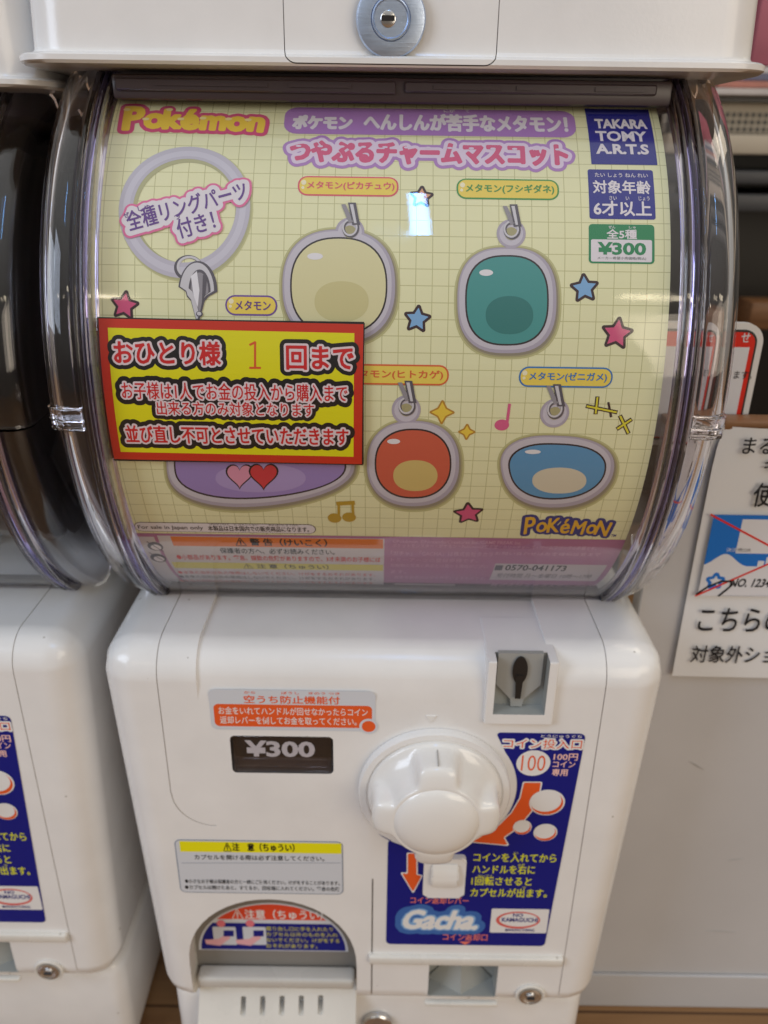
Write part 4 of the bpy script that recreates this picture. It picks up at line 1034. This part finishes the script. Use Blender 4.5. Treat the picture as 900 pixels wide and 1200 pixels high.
# stars, sparkles, notes, dashes
DK = ink('outline_brown', 58, 36, 42); SB = ink('star_blue', 130, 178, 222)
for cx, cy, r, m, ro in ((146, 358, 15, PNK, 0.15), (489, 374, 14, SB, 0.1), (685, 338, 15, SB, -0.1), (723, 391, 17, PNK, 0.1), (549, 601, 16, PNK, -0.12), (494, 231, 12, ink('star_peach', 226, 168, 128), 0.05)):
    s = pr(); s.star(cx, cy, r, m, DK, 1, ro); s.build('printed_star', poster)
for cx, cy, r in ((518, 483, 13), (547, 506, 8.5)):
    s = pr(); c = s.bb(cx - r, cy - r, cx + r, cy + r); s.star(cx, cy, r, ink('sparkle_yellow', 238, 206, 74), ink('sparkle_edge', 190, 140, 50), 1, 0, 4, 0.48, 0.0007); s.build('printed_sparkle', poster)
s = pr(); NP = ink('note_pink', 220, 96, 140); s.ell(588, 498, 8.5, 6.5, NP, 1); s.line([(594, 497), (597, 474)], 0.0014, NP, 1.5); s.build('printed_note', poster)
s = pr(); NG = ink('note_gold', 186, 152, 44); s.ell(392, 607, 8, 5.5, NG, 1); s.ell(409, 606, 8, 5.5, NG, 1); s.line([(397, 606), (397, 589)], 0.0014, NG, 1.5); s.line([(414, 605), (413, 588)], 0.0014, NG, 1.5); s.line([(396, 590), (414, 589)], 0.0028, NG, 2); s.build('printed_note', poster)
s = pr(); YM = ink('dash_yellow', 224, 214, 60)
def dash(a, b, c, d, w_): s.line([a, b], w_ + 0.0011, DK, 1); s.line([c, d], w_ + 0.0011, DK, 1.4); s.line([a, b], w_, YM, 2); s.line([c, d], w_, YM, 2.4)
dash((688, 476), (722, 483), (700, 466), (698, 484), 0.0009); s.line([(713, 472), (716, 488)], 0.0011, DK, 1.8); dash((727, 488), (736, 507), (739, 492), (724, 502), 0.0010); s.build('printed_dashes', poster)
# angular logo
s = pr(); LB = ink('logo_blue', 44, 50, 124)
gl_ = [('P', 0.0, .30, (1.15, 1.2), 6), ('o', .62, .24, 1.05, 0), ('K', 1.22, .34, (1.0, 1.0), 4), ('é', 1.82, .30, (1.1, 1.05), 6), ('M', 2.52, .26, (.98, .95), -3), ('o', 3.20, .20, 1.0, 0), ('N', 3.78, .24, (1.05, 1.0), -8)]
s.bubble('', 614, 607, 716, 627, [(0.15, LB), (0.02, ink('logo_gold', 226, 176, 48))], 1, glyphs=gl_, rot=-0.015, cell=0.03)
s.text('TM', 716, 626, 722, 629, LB, 1, 0.02); s.build('angular_logo', poster)
# lower panel with the small print
s = pr(); MAU = ink('mauve', 172, 112, 152)
zt_ = s.uv(438, 628.5)[1]
s.loops([[(PW0, vb), (PW1, vb), (PW1, zt_), (PW0, zt_)]], MAU, 0.7)
s.rect(158, 613, 370, 624, DK, 1, 0.004); s.rect(158, 613, 370, 624, PAPW, 2, 0.004, inset=0.0004)
s.text('For sale in Japan only', 162, 615.5, 238, 621, BLK, 3, 0.01); s.text('本製品は日本国内での販売商品になります。', 244, 616.5, 362, 622.5, BLK, 3, 0.015)
s.text('ほんせいひん　 に ほんこくない　　　はんばいしょうひん', 246, 613.6, 350, 615.8, BLK, 3, 0)
s.rect(166, 629, 198, 700, ink('warn_white', 206, 200, 204), 1); s.rect(202, 629.5, 450, 700, ink('warn_white', 206, 200, 204), 1); s.rect(202, 630, 449, 641, ink('warn_orange', 222, 120, 40), 2); s.rect(204, 660, 449, 667, ink('warn_yellow', 214, 206, 90), 2)
s.text('⚠ 警 告（けいこく）', 276, 631, 383, 640, BLK, 3, 0.03); s.text('保護者の方へ、必ずお読みください。', 258, 642.5, 392, 649, BLK, 3, 0.01)
s.text('●小部品があります。窒息、誤飲の危険がありますので、3才未満のお子様には', 208, 651, 446, 657, RED, 3, 0.01); s.text('⚠ 注 意（ちゅうい）', 285, 661, 385, 666.5, BLK, 3, 0.01)
for k in range(4): s.text('●本来の目的以外の使用はしないでください。けがをするおそれがあります。', 210 + 2 * k, 670 + 5 * k, 440, 673.5 + 5 * k, (RED, BLK, RED, BLK)[k], 3, 0)
for k in range(2):
    s.ell(182 + 3.5 * k, 640 + 13.5 * k, 9, 5, DK, 2); s.ell(183 + 3.5 * k, 641 + 13.5 * k, 6, 3.2, PAPW, 3); s.line([(172 + 3 * k, 634 + 13 * k), (192 + 3 * k, 646 + 12 * k)], 0.0006, DK, 4)
MT = ink('mauve_pale', 206, 160, 190)
for t_, l, t, r, b in (('©Pokémon. ©Nintendo/Creatures Inc./GAME FREAK inc.', 460, 633, 612, 637), ('ポケットモンスター・ポケモン・Pokémonは任天堂・クリーチャーズ・ゲームフリークの商標です。', 460, 638.5, 700, 643), ('「ガチャ」「GACHA」は株式会社タカラ', 458, 646, 578, 651.5), ('トミーアーツの登録商標です。', 458, 654, 560, 658.5),
                       ('印刷物の写真と商品とは異なる場合がござい', 458, 661, 572, 665), ('ます。', 458, 668, 476, 671.5), ('お問い合わせはお客様相談室まで', 580, 647, 704, 651), ('株式会社タカラトミーアーツ', 574, 684, 700, 688), ('対象年齢表示は安全基準によるものです。', 462, 675, 570, 679)):
    s.text(t_, l, t, r, b, MT, 1.5, 0.005)
s.rect(577, 661, 706, 680, ink('strip_white', 196, 188, 194), 2); s.text('0570-041173', 592, 662, 664, 668.5, BLK, 3, 0.02); s.rect(580, 662, 589, 668, DKG, 3); s.text('受付時間 月～金曜日 10時～17時', 582, 672, 694, 677, DKG, 3, 0)
s.rect(462, 684, 530, 692, PAPW, 2); s.build('small_print_panel', poster)

# ------------------------------------------------------------------ the limit notice, in front of the poster
RN = 0.1712
notice = empty('purchase_limit_notice', Vector((0, YC, 0)))
tag(notice, 'bright yellow notice with red border and black outlined red lettering, over the poster', 'notice')
def nt_(): return Print(('barrel', RN + 0.00006))
s = nt_(); cx, cy, w_, h_ = s.bb(119, 375, 425, 542); ro = -0.008; cx += 0.0005
def nrect(g, m, ly):
    c, sn = math.cos(ro), math.sin(ro)
    P = [(cx + a * c - b * sn, cy + a * sn + b * c) for a, b in ((-w_ / 2 + g, -h_ / 2 + g), (w_ / 2 - g, -h_ / 2 + g), (w_ / 2 - g, h_ / 2 - g), (-w_ / 2 + g, h_ / 2 - g))]
    s.loops([P], m, ly)
nrect(0, ink('notice_black', 24, 16, 16), 0.5); nrect(0.0006, ink('notice_red', 206, 48, 26), 1); nrect(0.0048, ink('notice_yellow', 232, 226, 16), 2); s.build('notice_sheet', notice)
bm = bmesh.new()
k_ = Print(('barrel', RN)); rows = []
for i in range(13):
    v = cy - h_ / 2 + h_ * i / 12; rows.append([bm.verts.new(k_.to3(cx + x, v, d)) for x, d in ((-w_ / 2, 0), (w_ / 2, 0), (w_ / 2, -0.0007), (-w_ / 2, -0.0007))])
for A, B in zip(rows, rows[1:]):
    for j in range(4): bm.faces.new((A[j], A[(j + 1) % 4], B[(j + 1) % 4], B[j]))
from_bm('notice_backing', bm, ink('notice_black', 24, 16, 16), notice)
BL = [(0.30, ink('notice_ink', 22, 18, 20)), (0.13, ink('notice_white', 232, 214, 218)), (0.045, ink('notice_letter', 208, 34, 38))]
s = nt_()
s.bubble('おひとり様', 134, 400, 258, 427, [(0.30, BL[0][1]), (0.12, BL[1][1]), (0.028, BL[2][1])], 3, cell=0.03)
s.bubble('回まで', 336, 406, 414, 433, [(0.30, BL[0][1]), (0.12, BL[1][1]), (0.028, BL[2][1])], 3, cell=0.03)
s.line([(293, 404), (299, 401), (299, 431)], 0.0010, ORG, 3); s.line([(293, 431), (305, 431)], 0.0010, ORG, 3)
L3 = [(0.38, BL[0][1]), (0.11, BL[1][1]), (0.010, BL[2][1])]
s.bubble('お子様は1人でお金の投入から購入まで', 143, 449, 407, 469, L3, 3, cell=0.03); s.bubble('出来る方のみ対象となります', 184, 471, 368, 487, L3, 3.3, cell=0.03)
s.bubble('並び直し不可とさせていただきます', 148, 500, 408, 520, [(0.36, BL[0][1]), (0.12, BL[1][1]), (0.020, BL[2][1])], 3, cell=0.03)
s.build('notice_lettering', notice)

# ------------------------------------------------------------------ the counter on the right with its notices
CH = 0.458
cz_top = on_plane(880, 494, CH)[1]
counter = empty('counter', Vector((0.62, 0.466, 0)))
tag(counter, 'plain white waist high counter front with a thin brown wooden cap', 'counter')
CW = mat('counter_white', (0.52, 0.515, 0.52), 0.45, linear=True, mottle=0.06, bscale=120, bump=0.03)
box('counter_body', 0.170, 1.2, CH, CH + 0.014, FZ, cz_top - 0.0055, CW, counter, 0.001, 1)
box('counter_cap', 0.1695, 1.21, CH - 0.0012, CH + 0.0152, cz_top - 0.0050, cz_top, COUNTERW, counter, 0.0008, 2)
bzk = on_plane(820, 1144, CH - 0.003)[1]
box('baseboard', 0.1705, 1.2, CH - 0.003, CH - 0.0002, FZ, bzk, CW, counter, 0.001, 1)
bm = bmesh.new(); sx, sz = on_plane(815, 897, CH)
bm_prism(bm, [(sx - 0.006, sz + 0.004), (sx, sz + 0.0012), (sx + 0.007, sz - 0.004), (sx + 0.001, sz - 0.001)], CH - 0.0003, CH - 0.0001)
from_bm('scuff', bm, mat('scuff_grey', (0.36, 0.35, 0.34), 0.6, linear=True), counter)
bm = bmesh.new()
random.seed(3)
for k in range(9):
    x, z = random.uniform(0.24, 0.40), random.uniform(-0.64, -0.38); L_ = random.uniform(0.003, 0.012); a = random.uniform(-0.9, 0.9)
    dx, dz = L_ * math.cos(a), L_ * math.sin(a); t_ = 0.00025
    bm = bmesh.new(); bm_prism(bm, [(x - dx, z - dz), (x, z - t_ * 2), (x + dx, z + dz), (x, z + t_ * 2)], CH - 0.0003 - 0.00002 * k, CH - 0.0001)
    from_bm('scratch', bm, mat('scratch_grey', (0.43, 0.42, 0.41), 0.6, linear=True), counter)
# taped paper notice
card = empty('paper_notice', Vector((0.27, CH, 0)))
tag(card, 'white paper notice with a crossed out blue card picture, taped to the white counter front', 'notice')
CP = CH - 0.0062
x0, zt0 = on_plane(846, 503, CP); x1, zb0 = on_plane(788, 794, CP)
xl_ = (x0 + x1) / 2; xrr = xl_ + 0.148
bm = bmesh.new(); n = 14; rows = []
for i in range(n + 1):
    t = i / n; z = zt0 + (zb0 - zt0) * t; row = []
    for j in range(7):
        u = j / 6; dy = 0.0012 * math.sin(3 * t + 2 * u) + (0.004 * max(0, 0.12 - u) / 0.12 * max(0, 0.12 - t) / 0.12)
        row.append(bm.verts.new((xl_ + (xrr - xl_) * u + (0.004 * (0.1 - t) / 0.1 if (j == 0 and t < 0.1) else 0), CP + 0.0018 + dy, z)))
    rows.append(row)
for A, B in zip(rows, rows[1:]):
    for j in range(6): bm.faces.new((A[j], A[j + 1], B[j + 1], B[j]))
from_bm('notice_paper', bm, mat('paper_white', (0.70, 0.70, 0.70), 0.6, linear=True, spec=0.2), card, smooth=60)
s = Print(('plane', CP + 0.0003)); KB = ink('notice_text', 28, 28, 32); CB = ink('card_blue', 28, 110, 196); CWH = ink('card_white', 214, 214, 218)
s.text('まる', 871, 513, 907, 532, KB, 1, 0.015); s.text('キ', 896, 538, 911, 553, KB, 1, 0.015); s.text('使', 883, 566, 908, 594, KB, 1, 0.015)
s.text('こちらの', 819, 713, 920, 740, KB, 1, 0.015); s.text('対象外ショ', 810, 757, 908, 777, KB, 1, 0.015)
c0 = s.uv(836, 603); c1 = s.uv(818, 698); xl2 = (c0[0] + c1[0]) / 2
def cr(a, b, c, d, m, ly): s.loops([[(xl2 + a, b), (xl2 + c, b), (xl2 + c, d), (xl2 + a, d)]], m, ly)
zt2, zb2 = c0[1], c1[1]; H_ = zt2 - zb2
cr(0, zb2, 0.105, zt2, CWH, 0.6); cr(0, zb2 + H_ * 0.38, 0.105, zt2, CB, 1)
wave = [(xl2, zb2 + H_ * 0.36)] + [(xl2 + 0.030 * k / 16, zb2 + H_ * (0.37 + 0.16 * math.exp(-((k / 16 - 0.42) / 0.3) ** 2))) for k in range(17)] + [(xl2 + 0.03, zb2 + H_ * 0.30), (xl2, zb2 + H_ * 0.30)]
s.loops([wave], CWH, 1.6)
for a, b in ((0.034, 0.05), (0.039, 0.10), (0.044, 0.07), (0.050, 0.12)): cr(a, zb2 + H_ * 0.37, a + 0.004, zb2 + H_ * (0.40 + b), CWH, 1.6)
cr(0.0185, zt2 - H_ * 0.46, 0.0425, zt2 - H_ * 0.05, CWH, 2)                    # the code square on the card stays blank
s.text('決済用QR', 851, 642, 880, 647, CWH, 2, 0.0)
bx_ = s.bb(828, 673, 848, 688); s.star(838, 681, 8, CWH, CB, 2, 0, 5, 0.5, 0.0020)
s.text('NO. 1234', 856, 678, 903, 688, KB, 2, 0.03, shear=0.2)
s.line([(833, 603), (925, 652)], 0.0013, RED, 3); s.line([(815, 698), (925, 650)], 0.0013, RED, 3.5)
s.line([(816, 696), (830, 687), (845, 681), (856, 681), (858, 685), (851, 691), (842, 698)], 0.0014, KB, 4)
s.line([(840, 698), (905, 698)], 0.0003, GRY, 1)
s.build('notice_print', card)
# framed sign standing on the counter
SH_ = CH + 0.0185
sign = empty('counter_sign', Vector((0.26, SH_, 0)))
tag(sign, 'rounded framed sign with a red header rising behind the wooden counter cap', 'sign')
sgx1, sgz1 = on_plane(899, 379, SH_); sgx0 = sgx1 - 0.095; sgz0 = cz_top - 0.022
def srect(g, y0, y1, m, nm, r):
    b = bmesh.new(); bm_prism(b, rr_outline((sgx0 + sgx1) / 2, (sgz0 + sgz1) / 2, sgx1 - sgx0 - 2 * g, sgz1 - sgz0 - 2 * g, max(r - g, 0.002)), y0, y1); return from_bm(nm, b, m, sign)
srect(0, SH_, SH_ + 0.004, mat('sign_white', (0.7, 0.69, 0.67), 0.4, linear=True), 'sign_frame', 0.012)
srect(0.0038, SH_ - 0.0006, SH_ - 0.0001, BLACK, 'sign_border', 0.012)
srect(0.0052, SH_ - 0.0010, SH_ - 0.0007, RED, 'sign_header', 0.012)
s = Print(('plane', SH_ - 0.0012)); zz = s.uv(880, 407)[1]
s.loops([[(sgx0 + 0.0075, sgz0 + 0.006), (sgx1 - 0.0080, sgz0 + 0.006), (sgx1 - 0.0080, zz), (sgx0 + 0.0075, zz)]], CWH, 0.5)
s.text('せ', 869, 390, 879, 401, CWH, 1, 0.02); s.text('ます。', 860, 435, 881, 444, KB, 1, 0.02)
s.build('sign_print', sign)

# ------------------------------------------------------------------ shelving behind the counter
SHY = 1.15
shelf = empty('shelf_unit', Vector((0.9, SHY, 0)))
tag(shelf, 'black shelving unit with a beige rail and perforated panel behind the white counter front', 'shelf')
def zat(py, px=885, h=SHY): return on_plane(px, py, h)[1]
SX = on_plane(845, 250, SHY)[0]
BEI = mat('beige_metal', (0.50, 0.43, 0.33), 0.5, linear=True, mottle=0.05); GRB = mat('dark_grey_metal', (0.055, 0.055, 0.058), 0.4, linear=True)
box('shelf_back', 0.30, 1.6, SHY + 0.30, SHY + 0.32, FZ, 0.6, BLACK, shelf)
box('rail', 0.36, 1.6, SHY - 0.01, SHY + 0.02, zat(181), zat(158), BEI, shelf, 0.002, 2)
for t_, b_ in ((200, 216), (228, 248)): box('shelf_board', 0.36, 1.6, SHY, SHY + 0.29, zat(b_), zat(t_), GRB, shelf, 0.002, 2)
box('shelf_post', 0.365, 0.385, SHY + 0.005, SHY + 0.03, FZ, 0.5, GRB, shelf)
pz0_, pz1_ = zat(156), zat(130)
pan = box('perforated_panel', 0.36, 1.3, SHY + 0.02, SHY + 0.024, pz0_, pz1_ + 0.01, BEI, shelf)
hb = bmesh.new()
for r_ in range(3):
    for c_ in range(40):
        bm_box(hb, 0.44 + c_ * 0.0085, 0.44 + c_ * 0.0085 + 0.0055, SHY + 0.0192, SHY + 0.0199, pz0_ + 0.002 + r_ * 0.0085, pz0_ + 0.0075 + r_ * 0.0085)
from_bm('panel_holes', hb, BLACK, pan)
wb = on_plane(890, 362, SHY); box('wooden_bracket', wb[0] - 0.02, wb[0] + 0.3, SHY - 0.02, SHY + 0.03, wb[1] - 0.025, wb[1] + 0.012, COUNTERW, shelf, 0.002, 2)
box('shelf_top', 0.36, 1.6, SHY + 0.001, SHY + 0.29, pz1_ + 0.0105, pz1_ + 0.016, GRB, shelf)
# flat goods lying on top
zc0 = pz1_ + 0.0165
for k, (rgb, lbl, nm, ca) in enumerate((((0.55, 0.50, 0.48), 'off-white magazine at the bottom of the pile on the shelf', 'magazine', 'magazine'), ((0.45, 0.16, 0.12), 'red covered magazine in the middle of the shelf pile', 'magazine', 'magazine'),
                                  ((0.10, 0.11, 0.20), 'dark navy magazine near the top of the shelf pile', 'magazine', 'magazine'), ((0.60, 0.56, 0.55), 'white magazine on top of the shelf pile', 'magazine', 'magazine'))):
    b = bmesh.new(); bm_box(b, 0.40 + 0.012 * k, 0.80 + 0.01 * k, SHY - 0.02 + 0.006 * k, SHY + 0.22, zc0, zc0 + 0.0075, 0.001, 1)
    o = from_bm(nm, b, mat('magazine_cover_' + 'abcd'[k], rgb, 0.4, linear=True, mottle=0.3, bscale=200), None, origin=(0.6, SHY + 0.1, CZ + zc0)); tag(o, lbl, ca, 'magazines piled on the shelf'); zc0 += 0.0085
px_, pz_ = on_plane(893, 62, SHY)
o = box('pink_box', px_ - 0.012, px_ + 0.16, SHY + 0.0, SHY + 0.12, zc0 + 0.0005, pz_ + 0.075, mat('pink_card', (0.42, 0.11, 0.15), 0.5, linear=True, mottle=0.3, bscale=150), None, 0.002, 2, origin=(px_ + 0.07, SHY + 0.06, CZ + zc0))
tag(o, 'deep pink carton standing on the magazine pile behind the counter', 'carton')
print('BUILT')
